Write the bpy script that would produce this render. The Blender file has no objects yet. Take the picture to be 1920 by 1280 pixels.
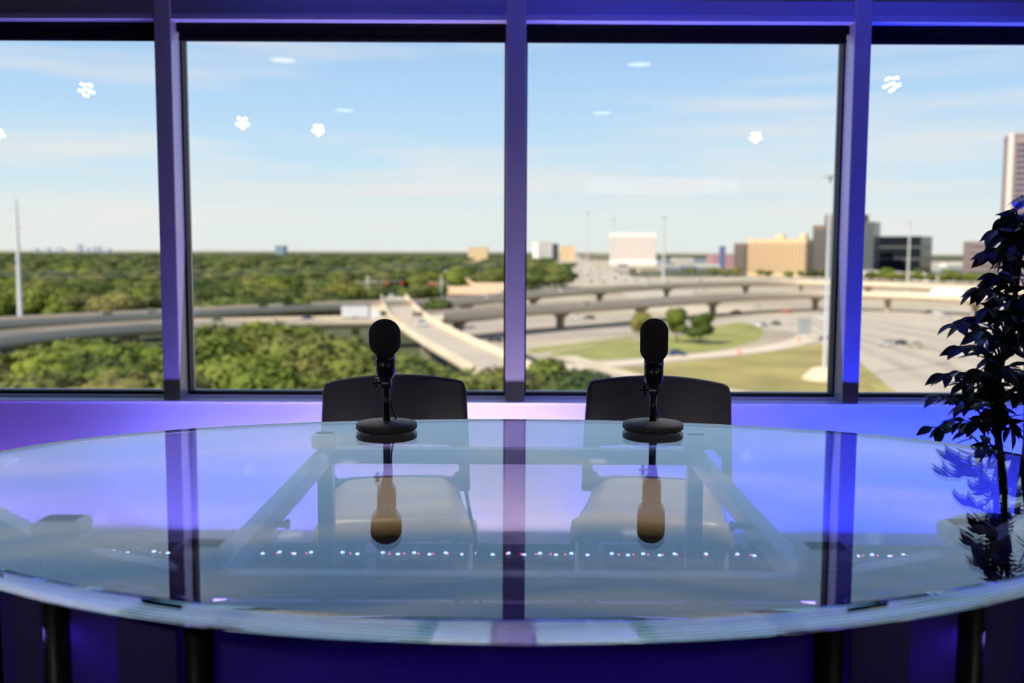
import bpy, math, random
from mathutils import Vector, Matrix, noise

C = bpy.context.scene.collection
R = math.radians
PI = math.pi
rnd = random.Random(7)

# ------------------------------------------------------------------ camera, world, sun, exposure
FPX = 1867.0                      # focal length in pixels of the 1920x1280 frame
PITCH = math.atan(170 / FPX)
ROLL = 0.0045
CAMZ = 1.16
CAM = Vector((0, 0, CAMZ))
FWD = Vector((0, math.cos(PITCH), -math.sin(PITCH)))
UP0 = Vector((0, math.sin(PITCH), math.cos(PITCH)))
RT = Vector((1, 0, 0)) * math.cos(ROLL) + UP0 * math.sin(ROLL)
UP = UP0 * math.cos(ROLL) - Vector((1, 0, 0)) * math.sin(ROLL)

cd = bpy.data.cameras.new('camera')
cam = bpy.data.objects.new('camera', cd)
C.objects.link(cam)
m = Matrix((RT, UP, -FWD)).transposed().to_4x4()
m.translation = CAM
cam.matrix_world = m
cd.sensor_width = 36.0
cd.lens = FPX / 1920 * 36
cd.clip_start = 0.05
cd.clip_end = 60000
cd.dof.use_dof = True
cd.dof.focus_distance = 2.36
cd.dof.aperture_fstop = 2.8
cd.dof.aperture_blades = 0
bpy.context.scene.camera = cam

vs = bpy.context.scene.view_settings
vs.view_transform = 'Standard'
vs.look = 'None'
vs.exposure = 0.22
vs.gamma = 1.0
vs.use_curve_mapping = False
cy = bpy.context.scene.cycles            # light runs many times up and down inside the thick glass top
cy.max_bounces = 48
cy.transmission_bounces = 48
cy.glossy_bounces = 48
cy.diffuse_bounces = 4
cy.transparent_max_bounces = 24


def ray(px, py):
    return FWD + RT * ((px - 960) / FPX) + UP * ((640 - py) / FPX)


def G(px, py, z):                 # where the sight line of a pixel meets a level plane
    d = ray(px, py)
    t = (z - CAMZ) / d.z
    return CAM + d * t


def AT(px, py, D):                # where it meets the upright plane y = D
    d = ray(px, py)
    return CAM + d * (D / d.y)


def pix(p):
    v = Vector(p) - CAM
    w = v.dot(FWD)
    return 960 + FPX * v.dot(RT) / w, 640 - FPX * v.dot(UP) / w


world = bpy.data.worlds.new('sky')
bpy.context.scene.world = world
world.use_nodes = True
nt = world.node_tree
nt.nodes.clear()


def N(nt, t, **kw):
    n = nt.nodes.new(t)
    for k, v in kw.items():
        setattr(n, k, v)
    return n


tc = N(nt, 'ShaderNodeTexCoord')
sep = N(nt, 'ShaderNodeSeparateXYZ')
nt.links.new(tc.outputs['Generated'], sep.inputs[0])
ramp = N(nt, 'ShaderNodeValToRGB')
nt.links.new(sep.outputs['Z'], ramp.inputs[0])
el = ramp.color_ramp.elements
el[0].position, el[0].color = 0.0, (.76, .79, .76, 1)
el[1].position, el[1].color = 1.0, (.09, .21, .52, 1)
for p, c in ((.035, (.73, .80, .80, 1)), (.085, (.55, .74, .88, 1)), (.14, (.45, .66, .90, 1)), (.22, (.33, .53, .83, 1)), (.31, (.21, .38, .68, 1)), (.5, (.13, .28, .58, 1))):
    e = ramp.color_ramp.elements.new(p)
    e.color = c
# cirrus: the sight line projected on a layer high above, streaked sideways
mp = N(nt, 'ShaderNodeVectorMath', operation='MULTIPLY')
nt.links.new(tc.outputs['Generated'], mp.inputs[0])
mp.inputs[1].default_value = (1.7, 1.7, 20.0)
ns = N(nt, 'ShaderNodeTexNoise')
ns.inputs['Scale'].default_value = 1.35
ns.inputs['Detail'].default_value = 5
ns.inputs['Roughness'].default_value = .52
ns.inputs['Distortion'].default_value = .35
nt.links.new(mp.outputs[0], ns.inputs['Vector'])
cr = N(nt, 'ShaderNodeMapRange', interpolation_type='SMOOTHSTEP')
cr.inputs['From Min'].default_value = .41
cr.inputs['From Max'].default_value = .68
cr.inputs['To Max'].default_value = .72
nt.links.new(ns.outputs['Fac'], cr.inputs['Value'])
mixc = N(nt, 'ShaderNodeMix', data_type='RGBA')
thin = N(nt, 'ShaderNodeMapRange')          # cirrus looks thinner the higher one looks through it
thin.inputs['From Min'].default_value = .10
thin.inputs['From Max'].default_value = .45
thin.inputs['To Min'].default_value = 1
thin.inputs['To Max'].default_value = .35
nt.links.new(sep.outputs['Z'], thin.inputs['Value'])
cm = N(nt, 'ShaderNodeMath', operation='MULTIPLY')
nt.links.new(cr.outputs[0], cm.inputs[0])
nt.links.new(thin.outputs[0], cm.inputs[1])
nt.links.new(cm.outputs[0], mixc.inputs['Factor'])
nt.links.new(ramp.outputs[0], mixc.inputs[6])
mixc.inputs[7].default_value = (.82, .79, .77, 1)
bg = N(nt, 'ShaderNodeBackground')
bg.inputs['Strength'].default_value = 1.0
nt.links.new(mixc.outputs[2], bg.inputs['Color'])
wo = N(nt, 'ShaderNodeOutputWorld')
nt.links.new(bg.outputs[0], wo.inputs['Surface'])

sun = bpy.data.objects.new('sun', bpy.data.lights.new('sun', 'SUN'))
C.objects.link(sun)
sun.data.energy = 6.2
sun.data.angle = R(.6)
sun.data.color = (1, .91, .76)
sun.rotation_euler = Vector((-.62, -.50, .66)).to_track_quat('Z', 'Y').to_euler()

# ------------------------------------------------------------------ materials
MATS = {}


def mat(name, col, rough=.6, metal=0, spec=.5, trans=0, ior=1.45, var=0, vscale=8, bump=0, bscale=60, coat=0, objvar=None, emit=None, estr=0):
    if name in MATS:
        return MATS[name]
    m = bpy.data.materials.new(name)
    m.use_nodes = True
    t = m.node_tree
    b = t.nodes['Principled BSDF']
    b.inputs['Base Color'].default_value = (*col, 1)
    b.inputs['Roughness'].default_value = rough
    b.inputs['Metallic'].default_value = metal
    b.inputs['Specular IOR Level'].default_value = spec
    b.inputs['IOR'].default_value = ior
    b.inputs['Transmission Weight'].default_value = trans
    b.inputs['Coat Weight'].default_value = coat
    if emit:
        b.inputs['Emission Color'].default_value = (*emit, 1)
        b.inputs['Emission Strength'].default_value = estr
    if var or bump:
        co = N(t, 'ShaderNodeTexCoord')
    if var:
        n = N(t, 'ShaderNodeTexNoise')
        n.inputs['Scale'].default_value = vscale
        n.inputs['Detail'].default_value = 4
        t.links.new(co.outputs['Object'], n.inputs['Vector'])
        r = N(t, 'ShaderNodeMapRange')
        r.inputs['From Min'].default_value = .3
        r.inputs['From Max'].default_value = .7
        r.inputs['To Min'].default_value = 1 - var
        r.inputs['To Max'].default_value = 1 + var
        t.links.new(n.outputs['Fac'], r.inputs['Value'])
        v = N(t, 'ShaderNodeVectorMath', operation='SCALE')
        v.inputs[0].default_value = col
        t.links.new(r.outputs[0], v.inputs['Scale'])
        t.links.new(v.outputs[0], b.inputs['Base Color'])
    if objvar:
        oi = N(t, 'ShaderNodeObjectInfo')
        rp = N(t, 'ShaderNodeValToRGB')
        es = rp.color_ramp.elements
        es[0].color = (*objvar[0], 1)
        es[1].color = (*objvar[-1], 1)
        for i, c in enumerate(objvar[1:-1]):
            e = es.new((i + 1) / (len(objvar) - 1))
            e.color = (*c, 1)
        t.links.new(oi.outputs['Random'], rp.inputs[0])
        t.links.new(rp.outputs[0], b.inputs['Base Color'])
    if bump:
        n2 = N(t, 'ShaderNodeTexNoise')
        n2.inputs['Scale'].default_value = bscale
        n2.inputs['Detail'].default_value = 3
        t.links.new(co.outputs['Object'], n2.inputs['Vector'])
        bp = N(t, 'ShaderNodeBump')
        bp.inputs['Strength'].default_value = bump
        bp.inputs['Distance'].default_value = .01
        t.links.new(n2.outputs['Fac'], bp.inputs['Height'])
        t.links.new(bp.outputs[0], b.inputs['Normal'])
    MATS[name] = m
    return m


def emat(name, col, s):
    if name in MATS:
        return MATS[name]
    m = bpy.data.materials.new(name)
    m.use_nodes = True
    t = m.node_tree
    t.nodes.clear()
    e = N(t, 'ShaderNodeEmission')
    e.inputs['Color'].default_value = (*col, 1)
    e.inputs['Strength'].default_value = s
    o = N(t, 'ShaderNodeOutputMaterial')
    t.links.new(e.outputs[0], o.inputs['Surface'])
    MATS[name] = m
    return m


def pane_material():
    m = bpy.data.materials.new('window_glass')
    m.use_nodes = True
    t = m.node_tree
    t.nodes.clear()
    g = N(t, 'ShaderNodeNewGeometry')
    d = N(t, 'ShaderNodeVectorMath', operation='DOT_PRODUCT')
    t.links.new(g.outputs['Incoming'], d.inputs[0])
    t.links.new(g.outputs['Normal'], d.inputs[1])
    a = N(t, 'ShaderNodeMath', operation='ABSOLUTE')
    t.links.new(d.outputs['Value'], a.inputs[0])
    s = N(t, 'ShaderNodeMath', operation='SUBTRACT')
    s.inputs[0].default_value = 1
    t.links.new(a.outputs[0], s.inputs[1])
    p = N(t, 'ShaderNodeMath', operation='POWER')
    t.links.new(s.outputs[0], p.inputs[0])
    p.inputs[1].default_value = 5
    f = N(t, 'ShaderNodeMath', operation='MULTIPLY_ADD')
    t.links.new(p.outputs[0], f.inputs[0])
    f.inputs[1].default_value = .955
    f.inputs[2].default_value = .045
    tr = N(t, 'ShaderNodeBsdfTransparent')
    tr.inputs['Color'].default_value = (.985, .995, .99, 1)
    gl = N(t, 'ShaderNodeBsdfAnisotropic')
    gl.inputs['Roughness'].default_value = 0
    gl.inputs['Color'].default_value = (1, 1, 1, 1)
    mx = N(t, 'ShaderNodeMixShader')
    t.links.new(f.outputs[0], mx.inputs[0])
    t.links.new(tr.outputs[0], mx.inputs[1])
    t.links.new(gl.outputs[0], mx.inputs[2])
    o = N(t, 'ShaderNodeOutputMaterial')
    t.links.new(mx.outputs[0], o.inputs['Surface'])
    return m


def glass_material():
    m = bpy.data.materials.new('table_glass')
    m.use_nodes = True
    t = m.node_tree
    t.nodes.clear()
    g = N(t, 'ShaderNodeBsdfGlass')
    g.inputs['Color'].default_value = (.982, .997, .993, 1)
    g.inputs['IOR'].default_value = 1.5
    g.inputs['Roughness'].default_value = 0
    o = N(t, 'ShaderNodeOutputMaterial')
    t.links.new(g.outputs[0], o.inputs['Surface'])
    return m


def translucent(name, col, tcol, fac):
    m = bpy.data.materials.new(name)
    m.use_nodes = True
    t = m.node_tree
    t.nodes.clear()
    d = N(t, 'ShaderNodeBsdfDiffuse')
    d.inputs['Color'].default_value = (*col, 1)
    l = N(t, 'ShaderNodeBsdfTranslucent')
    l.inputs['Color'].default_value = (*tcol, 1)
    mx = N(t, 'ShaderNodeMixShader')
    mx.inputs[0].default_value = fac
    t.links.new(d.outputs[0], mx.inputs[1])
    t.links.new(l.outputs[0], mx.inputs[2])
    o = N(t, 'ShaderNodeOutputMaterial')
    t.links.new(mx.outputs[0], o.inputs['Surface'])
    MATS[name] = m
    return m


# ------------------------------------------------------------------ mesh helpers
class MB:
    def __init__(s):
        s.v, s.f, s.mi, s.sm = [], [], [], []

    def add(s, vs, fs, mi=0, smooth=False, M=None):
        o = len(s.v)
        s.v += [tuple(M @ Vector(p)) if M else tuple(p) for p in vs]
        for f in fs:
            s.f.append(tuple(i + o for i in f))
            s.mi.append(mi)
            s.sm.append(smooth)
        return s

    def box(s, x0, x1, y0, y1, z0, z1, mi=0, M=None):
        return s.add([(x0, y0, z0), (x1, y0, z0), (x1, y1, z0), (x0, y1, z0), (x0, y0, z1), (x1, y0, z1), (x1, y1, z1), (x0, y1, z1)],
                     [(3, 2, 1, 0), (4, 5, 6, 7), (0, 1, 5, 4), (1, 2, 6, 5), (2, 3, 7, 6), (3, 0, 4, 7)], mi, False, M)

    def lathe(s, prof, n=24, mi=0, smooth=True, M=None, cap=True):     # prof: (r, z) from bottom to top; closed with caps when r > 0
        vs, fs = [], []
        for r, z in prof:
            for k in range(n):
                a = 2 * PI * k / n
                vs.append((r * math.cos(a), r * math.sin(a), z))
        for i in range(len(prof) - 1):
            for k in range(n):
                k2 = (k + 1) % n
                fs.append((i * n + k, i * n + k2, (i + 1) * n + k2, (i + 1) * n + k))
        s.add(vs, fs, mi, smooth, M)
        o = len(s.v) - len(vs)
        if cap and prof[0][0] > 1e-5:
            s.f.append(tuple(o + k for k in reversed(range(n)))); s.mi.append(mi); s.sm.append(False)
        if cap and prof[-1][0] > 1e-5:
            s.f.append(tuple(o + (len(prof) - 1) * n + k for k in range(n))); s.mi.append(mi); s.sm.append(False)
        return s

    def tube(s, pts, r, n=10, mi=0, cap=True):
        pts = [Vector(p) for p in pts]
        rs = r if isinstance(r, (list, tuple)) else [r] * len(pts)
        vs, fs = [], []
        prev = None
        for i, p in enumerate(pts):
            d = (pts[min(i + 1, len(pts) - 1)] - pts[max(i - 1, 0)]).normalized()
            if prev is None:
                u = d.orthogonal().normalized()
            else:
                u = (prev - d * prev.dot(d)).normalized()
            prev = u
            w = d.cross(u)
            for k in range(n):
                a = 2 * PI * k / n
                vs.append(p + (u * math.cos(a) + w * math.sin(a)) * rs[i])
        for i in range(len(pts) - 1):
            for k in range(n):
                k2 = (k + 1) % n
                fs.append((i * n + k, i * n + k2, (i + 1) * n + k2, (i + 1) * n + k))
        s.add(vs, fs, mi, True)
        o = len(s.v) - len(vs)
        if cap:
            s.f.append(tuple(o + k for k in reversed(range(n)))); s.mi.append(mi); s.sm.append(False)
            s.f.append(tuple(o + (len(pts) - 1) * n + k for k in range(n))); s.mi.append(mi); s.sm.append(False)
        return s

    def prism(s, poly, z0, z1, mi=0, smooth_side=False):
        n = len(poly)
        vs = [(x, y, z0) for x, y in poly] + [(x, y, z1) for x, y in poly]
        s.add(vs, [tuple(reversed(range(n))), tuple(range(n, 2 * n))], mi)
        o = len(s.v) - 2 * n
        for k in range(n):
            k2 = (k + 1) % n
            s.f.append((o + k, o + k2, o + n + k2, o + n + k)); s.mi.append(mi); s.sm.append(smooth_side)
        return s

    def mesh(s, name, mats):
        me = bpy.data.meshes.new(name)
        me.from_pydata(s.v, [], s.f)
        for m_ in (mats if isinstance(mats, (list, tuple)) else [mats]):
            me.materials.append(m_)
        me.polygons.foreach_set('material_index', s.mi)
        me.polygons.foreach_set('use_smooth', s.sm)
        me.update()
        return me

    def build(s, name, mats, parent=None, loc=None, bevel=0, bseg=2):
        o = bpy.data.objects.new(name, s.mesh(name, mats))
        C.objects.link(o)
        if parent:
            o.parent = parent
        if loc is not None:
            o.location = loc
        if bevel:
            b = o.modifiers.new('bevel', 'BEVEL')
            b.width = bevel
            b.segments = bseg
            b.limit_method = 'ANGLE'
        return o


def tag(o, label, cat=None, group=None, kind=None):
    if label:
        o['label'] = label
    if cat:
        o['category'] = cat
    if group:
        o['group'] = group
    if kind:
        o['kind'] = kind
    return o


def thing(name, label, cat, loc=(0, 0, 0), rz=0, group=None):
    o = bpy.data.objects.new(name, None)
    C.objects.link(o)
    o.location = loc
    o.rotation_euler = (0, 0, rz)
    o.empty_display_size = .1
    return tag(o, label, cat, group)


def copy_tree(o, parent=None):
    c = o.copy()
    C.objects.link(c)
    c.parent = parent
    for ch in o.children:
        copy_tree(ch, c)
    return c


def smooth_path(pts, n=8):
    pts = [Vector(p) for p in pts]
    out = []
    for i in range(len(pts) - 1):
        p0, p1, p2, p3 = pts[max(i - 1, 0)], pts[i], pts[i + 1], pts[min(i + 2, len(pts) - 1)]
        for k in range(n):
            t = k / n
            out.append(.5 * ((2 * p1) + (p2 - p0) * t + (2 * p0 - 5 * p1 + 4 * p2 - p3) * t * t + (3 * p1 - p0 - 3 * p2 + p3) * t ** 3))
    out.append(pts[-1])
    return out


def area_light(name, parent, loc, target, sx, sy, power, col, spread=PI):
    l = bpy.data.lights.new(name, 'AREA')
    l.shape = 'RECTANGLE'
    l.size, l.size_y = sx, sy
    l.energy = power
    l.color = col
    l.spread = spread
    o = bpy.data.objects.new(name, l)
    C.objects.link(o)
    o.parent = parent
    o.location = loc
    o.rotation_euler = (Vector(target) - Vector(loc)).to_track_quat('-Z', 'X').to_euler()
    return o


# ================================================================== THE ROOM
TABLE_Z = .74
WALLY = 3.665          # inner face of the wall below the windows
GLASSY = 3.80
MULY = 3.675          # room face of the mullions
SILL_Z = .60
HEAD_Z = 1.985
CEIL = 2.65
MX = [AT(322.5, 745, MULY).x, AT(965, 745, MULY).x, AT(1594.5, 745, MULY).x]
PITCHX = (MX[2] - MX[0]) / 2
MULX = [MX[1] + (k - 3) * PITCHX for k in range(7)]
MULX[2], MULX[3], MULX[4] = MX
RX0, RX1, RY0 = -5.2, 5.2, -5.0

m_wall = mat('white_wall_paint', (.78, .77, .78), .55, var=.03, vscale=6, bump=.05, bscale=90)
m_dark = mat('charcoal_wall_paint', (.035, .035, .04), .7, var=.15, vscale=3)
m_ceil = mat('dark_ceiling', (.03, .03, .035), .8, var=.1, vscale=5)
m_floor = mat('dark_carpet', (.03, .03, .034), .45, var=.25, vscale=30, bump=.1, bscale=200)
m_alu = mat('mullion_paint', (.40, .39, .41), .30, metal=.1, var=.05, vscale=12)
m_gasket = mat('black_gasket', (.008, .008, .009), .6)
m_blind = mat('black_blind_fabric', (.004, .004, .005), .9)
m_pane = pane_material()


def struct(name, mb, m_, parent=None, bevel=0):
    o = mb.build(name, m_, parent, bevel=bevel)
    if not parent:
        o['kind'] = 'structure'
    return o


tag(struct('floor', MB().box(RX0, RX1, RY0, WALLY, -.12, 0), m_floor), 'dark carpeted studio floor under the glass desk')
tag(struct('ceiling', MB().box(RX0, RX1, RY0, 4.0, CEIL, CEIL + .15), m_ceil), 'dark studio ceiling above the desk')
tag(struct('wall_left', MB().box(RX0 - .15, RX0, RY0, 4.0, -.12, CEIL + .15), m_dark), 'dark side wall to the left')
tag(struct('wall_right', MB().box(RX1, RX1 + .15, RY0, 4.0, -.12, CEIL + .15), m_dark), 'dark side wall to the right')
tag(struct('wall_back', MB().box(RX0 - .15, RX1 + .15, RY0 - .15, RY0, -.12, CEIL + .15), m_dark), 'dark wall behind the camera')
tag(struct('wall_front', MB().box(RX0, RX1, WALLY, 3.98, -.12, SILL_Z - .006), m_wall), 'low white wall under the windows washed in blue and violet light')
mb = MB().box(RX0, MULX[0] - .03, WALLY, 3.98, SILL_Z - .006, CEIL).box(MULX[6] + .03, RX1, WALLY, 3.98, SILL_Z - .006, CEIL)
tag(struct('wall_window_ends', mb, m_wall), 'white wall at either end of the window row')

# header: beam over the windows with a projecting lip
mb = MB().box(MULX[0], MULX[6], MULY + .008, 3.98, HEAD_Z + .02, CEIL)
mb.box(MULX[0], MULX[6], MULY + .002, MULY + .02, HEAD_Z + .085, HEAD_Z + .11)
hd = tag(struct('trim_1', mb, mat('header_paint', (.42, .42, .46), .45)), 'dark painted header beam above the windows catching blue light')
mb = MB().box(MULX[0], MULX[6], MULY + .003, MULY + .055, HEAD_Z, HEAD_Z + .022)
struct('lip', mb, mat('header_paint', (.42, .42, .46), .45), hd, bevel=.003)
# sill ledge
m_sill = mat('pale_sill_paint', (.78, .77, .78), .28)
sl = tag(struct('trim_2', MB().box(MULX[0], MULX[6], WALLY - .006, 3.98, SILL_Z - .006, SILL_Z), m_sill, bevel=.0015), 'grey metal sill ledge running under the windows')
struct('sill_bead', MB().box(MULX[0], MULX[6], GLASSY - .05, GLASSY + .05, SILL_Z, SILL_Z + .008), m_sill, sl, bevel=.003)

MW = .031
nm = ['window mullion far out of view to the left', 'window mullion left of the outermost left pane', 'grey mullion left of the two middle panes, lit violet low down',
      'lavender lit centre mullion between the two desk chairs', 'mullion right of the two middle panes, lit saturated blue', 'mullion right of the potted fig', 'window mullion far out of view to the right']
for k, x in enumerate(MULX):
    w = MW * (1.15 if k == 3 else 1)
    mb = MB().box(x - w, x + w, MULY, GLASSY + .06, SILL_Z, HEAD_Z + .14)
    o = tag(struct('trim_%d' % (3 + k), mb, m_alu, bevel=.004), nm[k])
    mb = MB()
    for s in (-1, 1):
        mb.box(*sorted((x + s * w, x + s * (w + .007))), GLASSY - .03, GLASSY + .02, SILL_Z + .01, HEAD_Z)
    struct('gasket', mb, m_gasket, o)
wl = ['window pane at the far left end of the row', 'window pane at the left edge of the view with a tall steel mast behind it', 'window pane behind the left chair showing the tree belt',
      'window pane behind the right chair showing the flyovers', 'window pane at the right edge behind the fig', 'window pane at the far right end of the row']
bl = ['black roller blind rolled up over the far left pane', 'black roller blind rolled up over the pane with the steel mast', 'black roller blind rolled up above the left chair',
      'black roller blind rolled up above the right chair', 'black roller blind rolled up above the fig', 'black roller blind rolled up over the far right pane']
for k in range(6):
    x0, x1 = MULX[k] + MW, MULX[k + 1] - MW
    o = tag(struct('window_%d' % (k + 1), MB().box(x0 + .004, x1 - .004, GLASSY - .012, GLASSY + .012, SILL_Z + .005, HEAD_Z + .03), m_pane), wl[k])
    fr = MB().box(x0, x1, GLASSY - .022, GLASSY + .022, SILL_Z + .008, SILL_Z + .02)
    struct('bottom_gasket', fr, m_gasket, o)
    b = thing('roller_blind', bl[k], 'blind', ((x0 + x1) / 2, GLASSY - .05, HEAD_Z), group='roller blinds over the window panes')
    w = (x1 - x0) / 2 - .010
    M_ = Matrix.Rotation(PI / 2, 4, 'Y')
    MB().lathe([(.02, -w), (.02, w)], 16, M=M_).build('roller_tube', m_blind, b, (0, 0, -.012))
    MB().box(-w, w, -.018, -.014, -.052, -.01).build('fabric', m_blind, b)
    MB().box(-w, w, -.024, -.008, -.066, -.052).build('bottom_bar', m_blind, b, bevel=.003)
    for s_ in (-1, 1):
        MB().box(*sorted((s_ * w, s_ * (w + .008))), -.02, .02, -.03, 0).build('bracket', m_blind, b)

# ================================================================== DESK
TY0, TA, TBF, TBB = 1.92, 1.10, .815, .55
TCX = .005
GT = .030


def outline(n, off=0):
    p = []
    for k in range(n):
        a = 2 * PI * k / n
        p.append((TCX + (TA + off) * math.cos(a), TY0 + ((TBB if math.sin(a) > 0 else TBF) + off) * math.sin(a)))
    return p


desk = thing('glass_desk', 'large oval glass topped presenter desk on a metal frame', 'desk', (0, 0, 0))
NS = 256
o0, o1 = outline(NS, -.0018), outline(NS, 0)
vs_ = [(x, y, TABLE_Z - GT) for x, y in o0] + [(x, y, TABLE_Z - GT + .0018) for x, y in o1] + [(x, y, TABLE_Z - .0018) for x, y in o1] + [(x, y, TABLE_Z) for x, y in o0]
mb = MB().add(vs_, [tuple(reversed(range(NS))), tuple(range(3 * NS, 4 * NS))])
for lv in range(3):
    for k in range(NS):
        k2 = (k + 1) % NS
        mb.f.append((lv * NS + k, lv * NS + k2, (lv + 1) * NS + k2, (lv + 1) * NS + k)); mb.mi.append(0); mb.sm.append(lv == 1)
tag(mb.build('glass_top', glass_material(), desk), 'thick clear oval glass top with polished edge')

m_frame = mat('brushed_aluminium', (.40, .39, .37), .38, metal=.75, var=.06, vscale=25)
m_pad = mat('pad_aluminium', (.42, .42, .40), .45, metal=.6)
m_brass = mat('brass_bolt', (.7, .5, .25), .3, metal=.9)
m_black = mat('black_powder_coat', (.012, .012, .013), .4)
FZ1, FZ0 = .675, .640
FXL, FXR = -.435, .430
FYB, FYF = 2.30, 1.40


def bar(a, b, w=.034, z0=FZ0, z1=FZ1):
    a, b = Vector(a), Vector(b)
    d = b - a
    L = d.length
    M_ = Matrix.Translation((a.x, a.y, 0)) @ Matrix.Rotation(math.atan2(d.y, d.x), 4, 'Z')
    return MB().box(0, L, -w / 2, w / 2, z0, z1, M=M_)


bar((FXL, FYB), (FXR, FYB)).build('rear_rail', m_frame, desk, bevel=.003)
bar((FXL - .02, FYF), (FXR + .02, FYF)).build('front_rail', m_frame, desk, bevel=.003)
for x in (FXL, FXR):
    sr = bar((x, FYF), (x, FYB)).build('side_rail', m_frame, desk, bevel=.003)
    for yy in (1.62, 1.72):
        s = -1 if x < 0 else 1
        MB().lathe([(.006, 0), (.006, .02), (.009, .02), (.009, .027)], 12, M=Matrix.Translation((x - s * .017, yy, .655)) @ Matrix.Rotation(-s * PI / 2, 4, 'Y')).build('bolt', m_pad, sr)
    MB().box(x - .018, x + .018, FYB - .018, FYB + .018, 0, FZ0).build('leg', m_frame, desk, bevel=.003)
    MB().box(x - .03, x + .03, FYB - .03, FYB + .02, FZ1, TABLE_Z - GT).build('glass_pad', m_pad, desk, bevel=.01)
joints = [(.455, 1.405), (.72, 1.535), (.93, 1.74)]
m_panel = translucent('blue_acrylic_panel', (.13, .10, .28), (.26, .18, .55), .5)
m_strip = translucent('pale_acrylic_strip', (.20, .16, .42), (.30, .24, .80), .5)


def fascia(a, b, z0, z1, t, m_, name, par, d0=0, d1=1, out=0):
    a, b = Vector(a), Vector(b)
    d = b - a
    nrm = Vector((d.y, -d.x)).normalized()
    if nrm.y > 0:
        nrm = -nrm
    p, q = a + d * d0 + nrm * out, a + d * d1 + nrm * out
    L = (q - p).length
    M_ = Matrix.Translation((p.x, p.y, 0)) @ Matrix.Rotation(math.atan2(d.y, d.x), 4, 'Z')
    return MB().box(0, L, -t / 2, t / 2, z0, z1, M=M_).build(name, m_, par, bevel=.0015)


for s in (-1, 1):
    J = [(TCX + s * x, y) for x, y in joints]
    for i in range(2):
        bar(J[i], J[i + 1], .034).build('wing_rail', m_frame, desk, bevel=.003)
        fascia(J[i], J[i + 1], .06, FZ0 - .01, .006, m_panel, 'fascia_panel', desk, 0, 1)
        fascia(J[i], J[i + 1], .06, FZ0 - .012, .006, m_strip, 'fascia_strip', desk, .10, .50, .018)
    for i in range(3):
        x, y = J[i]
        MB().lathe([(.021, .0), (.021, FZ0 + .0)], 20).build('post', m_black, desk, (x, y - .012, 0))
        if i == 2:
            continue
        pd = MB().box(-.04, .04, -.035, .03, FZ1 + .008, TABLE_Z - GT).build('glass_pad', m_pad, desk, (x, y + .02, 0), bevel=.012)
        MB().box(-.03, .03, -.03, .03, FZ1, FZ1 + .009).build('pad_plate', m_frame, desk, (x, y + .02, 0))
        for q in (-.018, .012):
            MB().lathe([(.007, 0), (.007, .012), (.004, .016)], 10, M=Matrix.Translation((x + q, y - .02, FZ1 - .012)) @ Matrix.Rotation(PI / 2, 4, 'X')).build('bolt', m_brass, desk)
        MB().tube([(x + s * .02, y - .005, FZ0 + .016), (x + s * .05, y - .035, FZ0 + .006)], .009, 10).build('clamp_handle', m_black, desk)
fascia((TCX - .455, 1.405), (TCX + .455, 1.405), .06, FZ0 - .01, .006, m_panel, 'fascia_panel', desk, -.01, 1.01)
# added blue strip and lamps behind the acrylic panels, put in to light them
ls = MB().box(TCX - .40, TCX + .40, 1.46, 1.472, FZ0 - .06, FZ0 - .05).build('added_led_strip', emat('added_strip_glow', (.15, .12, 1), .6), desk)
area_light('added_panel_light', desk, (TCX, 1.47, .56), (TCX, 1.40, .45), .03, .8, .22, (.30, .19, 1))
for s in (-1, 1):
    area_light('added_panel_light', desk, (TCX + s * .62, 1.57, .56), (TCX + s * .58, 1.47, .45), .03, .3, .14, (.30, .19, 1))

# ================================================================== MICROPHONES
m_foam = mat('black_foam', (.055, .048, .058), .95, spec=.2, var=.3, vscale=300, bump=.6, bscale=700)
m_mic = mat('black_mic_body', (.013, .013, .016), .28)
m_base = mat('charcoal_cast_base', (.07, .07, .073), .55, var=.2, vscale=250, bump=.25, bscale=500)
m_chrome = mat('dark_chrome', (.25, .25, .28), .2, metal=1)
m_print = mat('white_print', (.7, .7, .7), .6)


def capsule(r, L, n=14):
    p = []
    k = r * .92
    for i in range(n + 1):
        a = -PI / 2 + PI / 2 * i / n
        p.append((max(r * math.cos(a), .0001), k + k * math.sin(a)))
    for i in range(n + 1):
        a = PI / 2 * i / n
        p.append((max(r * math.cos(a), .0001), L - k + k * math.sin(a)))
    return p


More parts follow.
